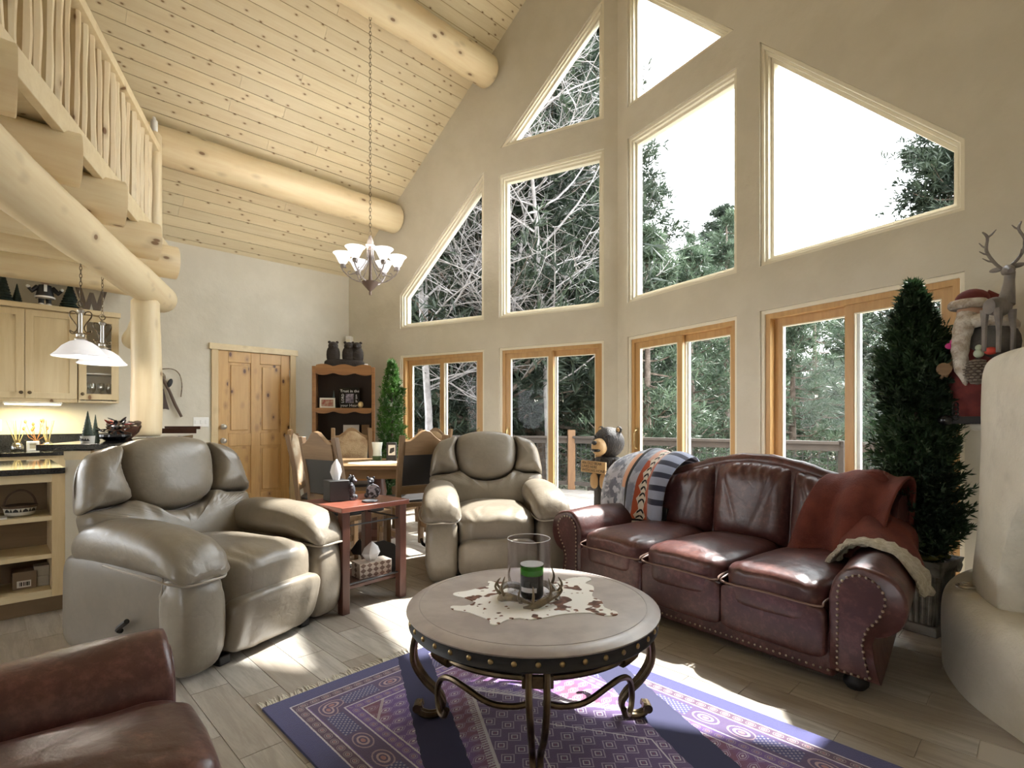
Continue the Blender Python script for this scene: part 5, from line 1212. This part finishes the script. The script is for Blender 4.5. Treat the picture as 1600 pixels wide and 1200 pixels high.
def _soot():
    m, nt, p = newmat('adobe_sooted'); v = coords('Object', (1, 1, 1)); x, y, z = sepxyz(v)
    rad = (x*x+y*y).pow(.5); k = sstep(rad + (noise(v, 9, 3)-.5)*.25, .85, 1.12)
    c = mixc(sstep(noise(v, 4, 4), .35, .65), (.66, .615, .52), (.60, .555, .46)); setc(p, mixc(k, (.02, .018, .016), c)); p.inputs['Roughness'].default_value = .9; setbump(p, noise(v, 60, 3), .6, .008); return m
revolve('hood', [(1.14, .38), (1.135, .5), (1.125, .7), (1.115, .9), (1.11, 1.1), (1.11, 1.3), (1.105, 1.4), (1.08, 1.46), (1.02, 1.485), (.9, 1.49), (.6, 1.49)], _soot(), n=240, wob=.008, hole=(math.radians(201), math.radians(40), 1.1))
revolve('chimney', [(.84, 1.485), (.83, 1.7), (.82, 2.2), (.82, 3.6)], MAT['adobe'])
o = thing('hearth_ornament', 'small silvery ring ornament lying at the back of the hearth', 'ornament', (2.14, 2.52, .385)); MB().tube(arc((0, 0, .006), .035, 0, 2*PI, 16, 'xy'), .006, 6).build('ring', MAT['steel'], o); MB().tube(arc((.01, .01, .014), .02, 0, 2*PI, 12, 'xy'), .005, 6).build('inner_ring', MAT['steel'], o)
# deer on the ledge
MAT['greywood'] = plain('grey_resin', (.21, .185, .165), .55, c2=(.14, .12, .11), scale=14, bump=.2, bscale=40)
dz = Vector((2.24, 2.46, 1.492)); dr = thing('deer_figurine', 'grey standing deer figurine with branching antlers on the fireplace ledge', 'figurine', dz, .35)
body = MB().loft([[Vector((x, y*w_, z+zz*h_)) for y, zz in sq(1, 1, 1, 14)] for x, z, w_, h_ in ((-.075, .2, .01, .02), (-.07, .2, .05, .07), (-.03, .205, .06, .085), (.02, .205, .06, .09), (.055, .215, .055, .085), (.075, .23, .03, .05))])
body.build('body', MAT['greywood'], dr)
MB().tube(smoothline([(.05, 0, .22), (.06, -.005, .28), (.05, -.015, .33), (.045, -.02, .365)], 4), [.036, .034, .031, .028, .026, .024, .022, .021, .02, .02, .02, .02, .02], 10).build('neck', MAT['greywood'], dr)
MB().tube([(.055, -.0, .37), (.035, -.02, .372), (.0, -.045, .36), (-.012, -.052, .355)], [.02, .025, .016, .011], 10).build('head', MAT['greywood'], dr)
for s in (-1, 1):
    for x in (-.055, .05): T([(x, s*.025, .19), (x+.004, s*.028, .1), (x, s*.028, 0)], [.018, .010, .009], 8).build('leg', MAT['greywood'], dr)
    MB().ell((.06+s*.0, s*.04, .39), (.008, .03, .012), 8, 6, M=None).build('ear', MAT['greywood'], dr)
    an = MB().tube(smoothline([(.05, s*.012, .385), (.06, s*.05, .43), (.05, s*.075, .49), (.03, s*.06, .545), (.02, s*.075, .575)], 4), [.007]*10+[.006]*4+[.005, .004, .003], 6).build('antler', MAT['greywood'], dr)
    for p0, p1 in (((.06, s*.05, .43), (.02, s*.075, .45)), ((.055, s*.068, .47), (.015, s*.085, .485)), ((.045, s*.072, .5), (.05, s*.105, .535)), ((.03, s*.06, .545), (.04, s*.03, .575))): T([p0, (Vector(p0)+Vector(p1))*.5+Vector((0, 0, -.004)), p1], [.005, .004, .002], 6).build('tine', MAT['greywood'], an)
# bearded winter figurine beside the hood, on a small ledge
MAT['redcloth'] = plain('red_cloth', (.16, .025, .02), .85, c2=(.10, .015, .014), scale=14); MAT['whitefur'] = plain('white_fur', (.66, .62, .55), .95, c2=(.42, .34, .26), scale=20, bump=1, bscale=90, bdist=.012)
MAT['greybag'] = plain('grey_sack', (.07, .065, .06), .9, c2=(.12, .11, .10), scale=8, bump=.5, bscale=50)
wf = thing('winter_figurine', 'tall figurine in red hat and fur collar with sack and pine cone', 'figurine', (2.475, 2.85, 1.155), -.55)
B(-.13, .13, -.1, .1, 0, .04).build('base', MAT['black'], wf, bevel=.004)
MB().lathe([(0, .04), (.085, .04), (.10, .12), (.12, .22), (.125, .34), (.10, .46), (.06, .54), (0, .55)], 20).build('robe', MAT['redcloth'], wf)
MB().ell((.05, -.035, .42), (.125, .11, .13), 18, 12).build('sack', MAT['greybag'], wf); MB().tube(smoothline([(-.07, -.1, .52), (.0, -.135, .535), (.09, -.11, .53), (.15, -.04, .5)], 4), [.03, .034, .036, .036, .036, .036, .036, .034, .034, .032, .03, .028, .02], 10).build('fur_collar', MAT['whitefur'], wf)
MB().ell((-.035, -.05, .585), (.055, .055, .065), 14, 10).build('head', plain('figurine_face', (.5, .3, .2), .6), wf)
MB().tube(smoothline([(-.05, -.1, .57), (-.075, -.125, .48), (-.085, -.125, .38), (-.075, -.12, .28), (-.06, -.12, .2)], 4), [.045]*5+[.04]*4+[.034]*4+[.024, .016, .012, .004], 10).build('beard', MAT['whitefur'], wf)
MB().tube([( -.04+.062*math.cos(a), -.05+.062*math.sin(a), .63) for a in np.linspace(0, 2*PI, 25)], .026, 10).build('hat_fur', MAT['whitefur'], wf); MB().ell((-.02, -.03, .655), (.075, .07, .06), 16, 10).build('hat', MAT['redcloth'], wf); MB().tube([(.03, -.02, .67), (.09, -.02, .64), (.12, -.03, .58)], [.04, .03, .02], 10).build('hat_tail', MAT['redcloth'], wf)
MB().lathe([(0, 0), (.03, .01), (.05, .05), (.048, .08), (.03, .125), (0, .14)], 16, (-.02, -.15, .20)).build('pine_cone', MAT['bark'], wf)
pcs = MB()
for i in range(9):
    for k in range(11):
        a = k/11*2*PI+i*.3; zz = .01+.014*i; q = .052*math.sin(PI*(.12+.8*i/9)); pcs.ell((-.02+q*math.cos(a), -.15+q*math.sin(a), .20+zz), (.011, .011, .005), 6, 4)
pcs.build('cone_scales', plain('cone_scale_tips', (.24, .2, .16), .8), wf)
MB().ell((-.015, -.15, .36), (.022, .022, .022), 10, 8).ell((-.015, -.15, .39), (.015, .015, .016), 10, 8).build('tiny_snowman', plain('pale_green', (.45, .52, .4), .6), wf)
MB().ell((.03, -.16, .37), (.028, .01, .02), 8, 6).build('red_bow', plain('red_bow', (.5, .05, .03), .5), wf)
for k in range(2): MB().tube([(-.16+.02*k, -.09, .24+.01*k), (-.06+.02*k, -.1, .45)], .008, 6).build('ski', MAT['oak'], wf)
MB().lathe([(0, 0), (.032, 0), (.034, .012), (0, .012)], 14, M=Tr(-.15, -.11, .29) @ Rx(PI/2)).build('ski_pole_basket', MAT['oak'], wf)
for a in range(4): MB().ell((-.11+.02*math.cos(a*1.6), -.13, .41+.02*math.sin(a*1.6)), (.018, .006, .016), 8, 5).build('petal', plain('magenta', (.55, .03, .22), .5) if a == 0 else bpy.data.materials['magenta'], wf)
ch_ = MB()
for k in range(4): ch_.tube(arc((-.10, -.1, .1-.022*k), .012, 0, 2*PI, 10), .004, 5)
ch_.build('chain', MAT['blackgloss'], wf); MB().ell((-.14, -.09, .02), (.035, .03, .028), 10, 8).build('bell', MAT['blackgloss'], wf)
tag(MB().loft([sqr(.09, 1.12), sqr(.10, 1.154)]).xf(Tr(2.56, 2.8, 0) @ Rz(.45)).build('mantel_ledge', MAT['adobe'], bevel=.01), 'small adobe ledge beside the hood under the bearded figurine', 'ledge')
MB().box(-.06, .06, -.3, .06, 1.0, 1.13).xf(Tr(2.57, 2.79, 0) @ Rz(.5)).build('ledge_bracket', MAT['adobe'], fpc).location = -FC
# ---------------------------------------------------------------- blankets on the sofa
def _south():
    m, nt, p = newmat('southwest_blanket'); uvn = nt.nodes.new('ShaderNodeUVMap'); u, v, _ = sepxyz(X(uvn.outputs[0]))
    navy, grey, rust, cream, blk = (.025, .028, .055), (.22, .24, .31), (.42, .085, .035), (.66, .6, .5), (.012, .012, .015)
    z1 = ((v*11).mod(1.0)-.5).abs()*2
    c = mixc(sstep(noise(X(uvn.outputs[0]), 9, 3), .45, .58), grey, (.45, .47, .55))
    c = mixc(u.band(.54, .76), c, mixc(v > .5, (.62, .36, .29), rust))
    dx = (u-.64).abs()*9; c = mixc((dx + z1*.35) < .62, c, cream); c = mixc(u.band(.60, .68)*(((v*22).mod(1.0)-(u-.64).abs()*14).abs() < .22), c, blk)
    c = mixc(u > .76, c, mixc(z1 < .4, (.30, .33, .45), navy)); c = mixc(u.band(.41, .45), c, blk)
    c = mixc((u < .30)*(v > .4)*(noise(X(uvn.outputs[0]), 14, 2) > .52), c, (.6, .62, .7)); c = mixc(u.band(.28, .41)*v.band(.45, .7), c, (.62, .3, .17))
    c = mixc(v > .90, c, blk); c = mixc(v.band(.92, .945), c, cream); c = mixc(v < .20, c, navy)
    setc(p, c); p.inputs['Roughness'].default_value = .95; p.inputs['Sheen Weight'].default_value = .3; setbump(p, noise(X(uvn.outputs[0]), 200, 2), .4, .004); return m
MAT['southwest'] = _south()
def drape(x0, x1, prof, amp, nf, seed, skew=None, nu=60, nv=50, widen=0):
    P = smoothline([(y, z, 0) for y, z in prof], 8); k = len(P)-1
    def fn(u, v):
        f = v*k; i = min(k-1, int(f)); p = P[i].lerp(P[i+1], f-i); x = x0+(x1-x0)*(u+(u-.5)*widen*v)
        ph = u*nf*2*PI+seed; a = amp*(.25+.75*v)
        dy = -a*(.5+.5*math.sin(ph+1.2*math.sin(v*3+seed))) - .01*mn.noise(Vector((u*5, v*5, seed)))
        dz = .025*mn.noise(Vector((u*4+seed, v*3, 2)))
        if skew: x, dy, dz = skew(u, v, x, dy, dz)
        return Vector((x, p.x+dy, p.y+dz))
    return MB().grid(fn, nu, nv)
SX = Vector((1.275, 3.215, 0))
bl = thing('southwest_blanket', 'blue grey southwest pattern throw draped over the left sofa back', 'blanket', SX, -.916)
def sk(u, v, x, dy, dz):
    top = math.exp(-((v-.33)/.25)**2)
    return x-.05*v*(1-u)+.02*math.sin(v*5), dy-.07*math.sin(PI*min(1, max(0, (v-.3)/.6)))*(1-.3*u), dz+.085*top*(.5+.5*math.sin(PI*u))*1.1-(.05*u if v > .8 else 0)
drape(-1.02, -.52, [(.54, .55), (.545, .74), (.51, .83), (.42, .865), (.30, .83), (.225, .74), (.19, .62), (.15, .50), (.12, .43)], .075, 2.4, 1.0, sk).build('cloth', MAT['southwest'], bl, solid=.008)
drape(-.97, -.54, [(.2, .55), (.16, .47), (.13, .43), (.08, .425)], .02, 3.4, 2.0, nu=40, nv=12).build('dark_hem', plain('dark_hem', (.015, .015, .02), .95), bl, solid=.008)
MAT['redfleece'] = plain('red_fleece', (.14, .03, .018), .95, c2=(.095, .019, .012), scale=9, bump=.4, bscale=120); MAT['sherpa'] = plain('sherpa', (.58, .53, .42), .98, c2=(.45, .40, .30), scale=40, bump=1, bscale=150, bdist=.012)
rb = thing('red_throw', 'rust red fleece throw with cream sherpa lining over the right sofa arm', 'blanket', SX, -.916)
def sk2(u, v, x, dy, dz):
    return x-.10*v*(1-u)*(v > .0)+.03*math.sin(v*4), dy, dz+.05*math.sin(PI*u)*(1-v)
drape(.46, .79, [(.55, .55), (.555, .72), (.52, .83), (.42, .865), (.30, .82), (.20, .70), (.15, .56), (.12, .45)], .075, 1.9, .4, sk2).build('back_drape', MAT['redfleece'], rb, solid=.012)
def armfold(u, v):
    y = -.03+.50*v; c = (.905, .415); R = .165
    a = PI*(1-u)*1.0; zc = c[1]+R*math.sin(a)*1.0; xc = c[0]-R*1.18*math.cos(PI*u)
    lift = (v**1.05)*(.25*math.exp(-((max(0, u-.30))/.38)**2)+.06*(1-u))
    fold = .022*math.sin(u*15+v*3+2*math.sin(v*4))+.014*mn.noise(Vector((u*6, v*5, 4)))
    return Vector((xc-.12*v*(u-.35)+fold*.5-.22*(y+.445), y, zc+lift+fold*v-.03*(u > .9)))
MB().grid(armfold, 50, 40).build('arm_drape', MAT['redfleece'], rb, solid=.012)
hem = [armfold(u, 0)+Vector((0, -.02, .012)) for u in np.linspace(.02, 1.0, 40)]
MB().tube(hem, [.022+.005*math.sin(i*1.7) for i in range(40)], 10).build('sherpa_edge', MAT['sherpa'], rb)
MB().grid(lambda u, v: armfold(u, 0)+Vector((.0, -.10*(1-v)-.02*math.sin(u*9)*(1-v), .012+.008*math.sin(u*20))), 40, 6).build('sherpa_flap', MAT['sherpa'], rb, solid=.02)
MB().tube(smoothline([(.60, .42, .80), (.63, .37, .85), (.67, .35, .875), (.71, .36, .85), (.73, .39, .79)], 5), [.012, .02, .025, .028, .03, .031, .032, .033, .033, .033, .033, .033, .033, .032, .031, .03, .028, .026, .022, .018, .01], 12).build('bunched_top', MAT['redfleece'], rb)
# ---------------------------------------------------------------- outdoors: deck, railing, forest
MAT['deck'] = wood('weathered_deck', (.26, .235, .215), (.20, .18, .16), 0, .5, .8); MAT['deckpost'] = wood('deck_post', (.17, .085, .035), (.12, .06, .025), 2, .7, .6); MAT['railwood'] = wood('rail_wood', (.05, .037, .029), (.035, .027, .022), 0, .7, .7)
DKZ = -.07
dp = [K + EL*4.6 + NL*.18, K + NL*.2+NR*.02, K + ER*4.4 + NR*.18, Vector((6.4, 4.0)), Vector((4.5, 7.05)), Vector((1.05, 9.85)), Vector((-2.2, 10.6)), Vector((-3.6, 9.9))]
n = len(dp); dk = MB().loft([[Vector((q.x, q.y, DKZ-.16)) for q in dp], [Vector((q.x, q.y, DKZ-.03)) for q in dp]]).build('floor_deck', MAT['railwood'], smooth=False); struct(dk)
def inside(q, poly):
    c = False; j = len(poly)-1
    for i in range(len(poly)):
        a, b = poly[i], poly[j]
        if (a.y > q[1]) != (b.y > q[1]) and q[0] < (b.x-a.x)*(q[1]-a.y)/(b.y-a.y)+a.x: c = not c
        j = i
    return c
for k in range(64):                                                   # boards run along the ridge direction square to the house
    d = -5.4+k*.145; a = -2.6; run = None
    ok = [q for q in np.arange(-3, 8, .08) if inside(AD(q, d)[:2], dp)]
    if len(ok) < 4: continue
    a0, a1 = ok[0], ok[-1]; c = AD((a0+a1)/2, d, DKZ-.03)
    o = MB().box(-(a1-a0)/2, (a1-a0)/2, -.069, .069, 0, .03).build('deck_board', MAT['deck'], dk, smooth=False); place(o, c, RW)
posts = [Vector((-3.4, 9.9, 0)), Vector((-2.2, 10.45, 0)), Vector((-.55, 10.1, 0)), Vector((1.08, 9.72, 0)), Vector((2.75, 8.4, 0)), Vector((4.4, 7.05, 0)), Vector((5.3, 5.6, 0)), Vector((6.2, 4.15, 0))]
rw = thing('deck_railing', 'brown wooden deck railing with wire mesh infill beyond the glass doors', 'railing', posts[0]+Vector((0, 0, DKZ)))
for i, p in enumerate(posts):
    q = p-posts[0]; B(-.065, .065, -.065, .065, 0, 1.08 if i == 3 else .98).build('post', MAT['deckpost'] if i == 3 else MAT['railwood'], rw, bevel=.006).location = q
for i in range(len(posts)-1):
    a, b = posts[i]-posts[0], posts[i+1]-posts[0]; L = (b-a).length; M = Tr(*a) @ Rz(math.atan2((b-a).y, (b-a).x))
    MB().box(.065, L-.065, -.06, .06, .93, .97).xf(M).build('top_rail', MAT['railwood'], rw); MB().box(.065, L-.065, -.02, .02, .84, .93).xf(M).build('under_rail', MAT['railwood'], rw); MB().box(.065, L-.065, -.02, .02, .08, .15).xf(M).build('bottom_rail', MAT['railwood'], rw)
    w = MB(); k = int(L/.1)
    for j in range(1, k): w.box(L*j/k-.004, L*j/k+.004, -.003, .002, .15, .84)
    for j in range(1, 7): w.box(.065, L-.065, .002, .006, +.15+.1*j-.004, .15+.1*j+.004)
    w.xf(M).build('wire_mesh', MAT['black'], rw)
# ground
def _ground():
    m, nt, p = newmat('forest_floor'); v = coords('Object', (1, 1, 1))
    c = mixc(sstep(noise(v, .5, 5, .6), .4, .62), (.30, .27, .21), (.17, .165, .11)); c = mixc(sstep(noise(v, 3, 4), .5, .68), c, (.38, .35, .28)); c = mixc(sstep(noise(v, 9, 3), .62, .72), c, (.14, .11, .07))
    setc(p, c); p.inputs['Roughness'].default_value = 1; setbump(p, noise(v, 8, 4), .8, .08); return m
gm = MB().grid(lambda u, v: Vector((-70+150*u, -30+150*v, -.95+.35*mn.noise(Vector((u*14, v*14, 0)))+max(0, v-.35)*5)), 60, 60)
g = gm.build('ground', _ground()); g['kind'] = 'structure'
# trees
MAT['needle_dark'] = leafmat('ponderosa_needles', (.012, .02, .013), (.028, .04, .024), (.06, .075, .055), .3, 1.5)
MAT['needle_mid'] = leafmat('young_pine_needles', (.035, .055, .034), (.07, .10, .062), (.13, .16, .12), .35, 1.5)
MAT['paleb'] = plain('pale_bark', (.22, .205, .205), .85, c2=(.14, .13, .13), scale=7, bump=.4, bscale=30)
def pine_mesh(h, spread, base, nb, tufts, L, W, m, seed, k=7, trunk_r=.2, up=.12, cl=1.0):
    rs = np.random.RandomState(seed); tr = MB(); P = []; D = []
    tr.tube([(0, 0, 0), (.02*h*.2, 0, h*.4), (0, .02*h*.2, h*.75), (0, 0, h)], [trunk_r, trunk_r*.75, trunk_r*.4, .02], 9)
    for i in range(nb):
        f = rs.uniform(0, 1)**.9; z = base+(h*.985-base)*f; a = rs.uniform(0, 2*PI); ln = spread*((1-f)**.75+.10)*rs.uniform(.6, 1.15)
        d = np.array([math.cos(a), math.sin(a), rs.uniform(-.18, .25)+up]); s0 = np.array([0, 0, z])
        q = [s0+d*ln*t+np.array([0, 0, -.10*ln*math.sin(PI*t)+.12*ln*t*t]) for t in (0, .35, .7, 1)]
        tr.tube([tuple(x) for x in q], [.028*ln/2+.012, .02*ln/2+.009, .012, .004], 4, False)
        for j in range(tufts):
            t = rs.uniform(.3, 1.02); i0 = min(2, int(t*3)); c = q[i0]+(q[i0+1]-q[i0])*(t*3-i0) + rs.normal(0, (.10+.06*ln)*cl, 3)*np.array([1, 1, .6])
            P.append(c); D.append(d*.8+np.array([0, 0, .35])+rs.normal(0, .35, 3))
    P, D = np.array(P), np.array(D); D /= np.linalg.norm(D, axis=1, keepdims=True)
    return tr.mesh('trunk', MAT['bark'], 60), leafmesh('needles', P, D, np.full(len(P), L), W, m, k, .75, seed)
PINES = [pine_mesh(15, 3.1, 2.2, 190, 36, .34, .021, MAT['needle_dark'], 1, 9, .24), pine_mesh(13, 2.8, 1.4, 170, 34, .32, .02, MAT['needle_dark'], 2, 9, .2), pine_mesh(6.5, 1.9, .4, 95, 22, .22, .012, MAT['needle_mid'], 3, 8, .11, .12, .55), pine_mesh(9, 2.0, .8, 110, 22, .22, .012, MAT['needle_mid'], 5, 8, .14, .12, .5)]
def bare_mesh(h, seed):
    rr = random.Random(seed); mb = MB()
    def br(p, d, ln, r, lv):
        pts = [p]; q = p.copy(); dd = d.copy(); n = 5 if lv else 7; bend = Vector((rr.uniform(-1, 1), rr.uniform(-1, 1), rr.uniform(-.2, .7)))*(.22 if lv else .03)
        for i in range(n):
            dd = (dd+bend+Vector((rr.uniform(-.3, .3), rr.uniform(-.3, .3), rr.uniform(-.2, .25)))*(.6 if lv else .12)).normalized(); q = q+dd*ln/n; pts.append(q.copy())
        mb.tube(pts, [r*(1-.75*i/n) for i in range(n+1)], (6, 4, 3, 3)[lv], False)
        if lv >= 3: return
        for i in range((24, 8, 6)[lv]):
            t = rr.uniform(.22 if lv else .3, 1); i0 = min(n-1, int(t*n)); b = pts[i0].lerp(pts[i0+1], t*n-i0); a = rr.uniform(0, 2*PI)
            nd = (dd*.4+Vector((math.cos(a), math.sin(a), rr.uniform(-.3, .6)))).normalized(); br(b, nd, ln*rr.uniform(.22, .42) if lv == 0 else ln*rr.uniform(.3, .6), (.022, .009, .0055)[lv]*rr.uniform(.8, 1.2), lv+1)
    br(Vector((0, 0, 0)), Vector((.05, 0, 1)), h, .085, 0); return mb.mesh('branches', MAT['paleb'], 60)
BARE = [bare_mesh(9, 3), bare_mesh(8, 8)]
def tree(kind, pxx, z, s, rot, label, group=None, name=None):
    x = (pxx-800)/835*z; gz = -.95+max(0, (z+30)/150-.35)*5
    t = thing(name or ('pine_tree' if kind < 4 else 'bare_tree'), label, 'tree', (x, z, gz-.15), rot, group); t.scale = (s, s, s)
    if kind < 4: obj_from(PINES[kind][0], 'trunk', t); obj_from(PINES[kind][1], 'needles', t)
    else: obj_from(BARE[kind-4], 'branches', t)
tree(0, 745, 11.5, 1.0, .3, 'large dark pine with a thick trunk seen in the leftmost tall windows')
tree(1, 850, 12.5, 1.05, 1.3, 'large dark pine filling the tall window left of the prow corner')
tree(0, 930, 16.5, 1.0, 2.2, 'tall dark pine whose edge shows in the window right of the prow corner')
tree(1, 640, 14.5, 1.05, 4.0, 'dark pine at the far left of the window wall')
tree(4, 668, 9.2, .95, .5, 'bare pale tree with a white trunk in front of the leftmost glass door', name='bare_tree')
tree(5, 862, 9.9, 1.05, 2.0, 'bare pale tree spreading white branches before the dark pines', name='bare_tree')
tree(4, 790, 10.6, .8, 3.6, 'bare twiggy tree behind the tall window, left of the spreading one', name='bare_tree')
tree(1, 770, 14.5, 1.1, .2, 'dark pine right behind the white-branched tree'); tree(0, 660, 20, 1.2, 3.1, 'dark pine farthest behind the leftmost window'); tree(0, 915, 22, 1.2, 3.7, 'dark pine behind the pillar between the tall windows'); tree(1, 715, 13, 1.0, 2.2, 'dark pine between the two leftmost windows'); tree(0, 700, 17, 1.1, 1.0, 'dark pine filling the gap between the leftmost tall windows'); tree(0, 805, 18, 1.15, 5.0, 'tallest dark pine straight behind the bare spreading tree'); tree(1, 590, 18, 1.2, 2.0, 'dark pine behind the corner of the window wall'); tree(1, 880, 20, 1.25, .4, 'dark pine farthest behind the prow corner')
tree(3, 1085, 20, 1.05, .2, 'bushy mid green pine in the lower right of the tall prow window')
tree(1, 1128, 27, 1.0, 2.5, 'slender distant pine standing against the white sky')
tree(0, 1500, 9.0, .56, 1.1, 'dark pine reaching in from the right edge of the largest gable window')
tree(2, 1080, 13, 1.0, .7, 'young pale green pine behind the prow glass door')
tree(3, 1135, 15, .9, 2.9, 'pale green pine with a dark trunk behind the middle glass door')
tree(2, 1240, 11.5, .82, 1.9, 'bushy young pine left of the post in the right glass door')
tree(3, 1330, 13.5, .62, 4.4, 'pale pine behind the middle stile of the right glass door')
tree(2, 1430, 10.5, .75, 3.3, 'young pine behind the indoor evergreen')
tree(2, 1010, 10.8, .95, 5.1, 'yellowish young pine in the left pane of the prow door')
tree(2, 830, 14.0, .9, .9, 'young green pine beyond the deck post')
rr = random.Random(33)
for i, pxx in enumerate(range(985, 1660, 42)):                    # a belt of young pines behind the right-hand doors
    z = rr.uniform(19, 27); top = rr.uniform(395, 430)-(max(0, pxx-1200)*.16); s = (1.17+(658-top)/835*z+1.1)/6.5
    tree(2, pxx+rr.uniform(-12, 12), z, s, rr.uniform(0, 6), 'one of the young pines in the belt behind the right-hand glass doors', 'belt of young pines')
for i, pxx in enumerate(range(610, 985, 34)):
    z = rr.uniform(22, 32); s = (1.17+(658-rr.uniform(470, 540))/835*z+1.1)/6.5
    tree(2, pxx+rr.uniform(-12, 12), z, s, rr.uniform(0, 6), 'one of the low young pines behind the left-hand glass doors', 'low young pines')
rr = random.Random(21); k = 0
for i in range(34):
    z = rr.uniform(17, 42); pxx = rr.uniform(480, 1750)
    kind = rr.choice((2, 3, 2, 3, 1)) ; s = rr.uniform(.75, 1.05)
    if pxx > 1000: kind = rr.choice((2, 3)); s = min(s, (.115*z+1.2)/(6.5 if kind == 2 else 9)*1.0)
    tree(kind, pxx, z, s, rr.uniform(0, 6.28), 'one of the many pines deep in the forest beyond the deck', 'pines deep in the forest')
rr = random.Random(5)
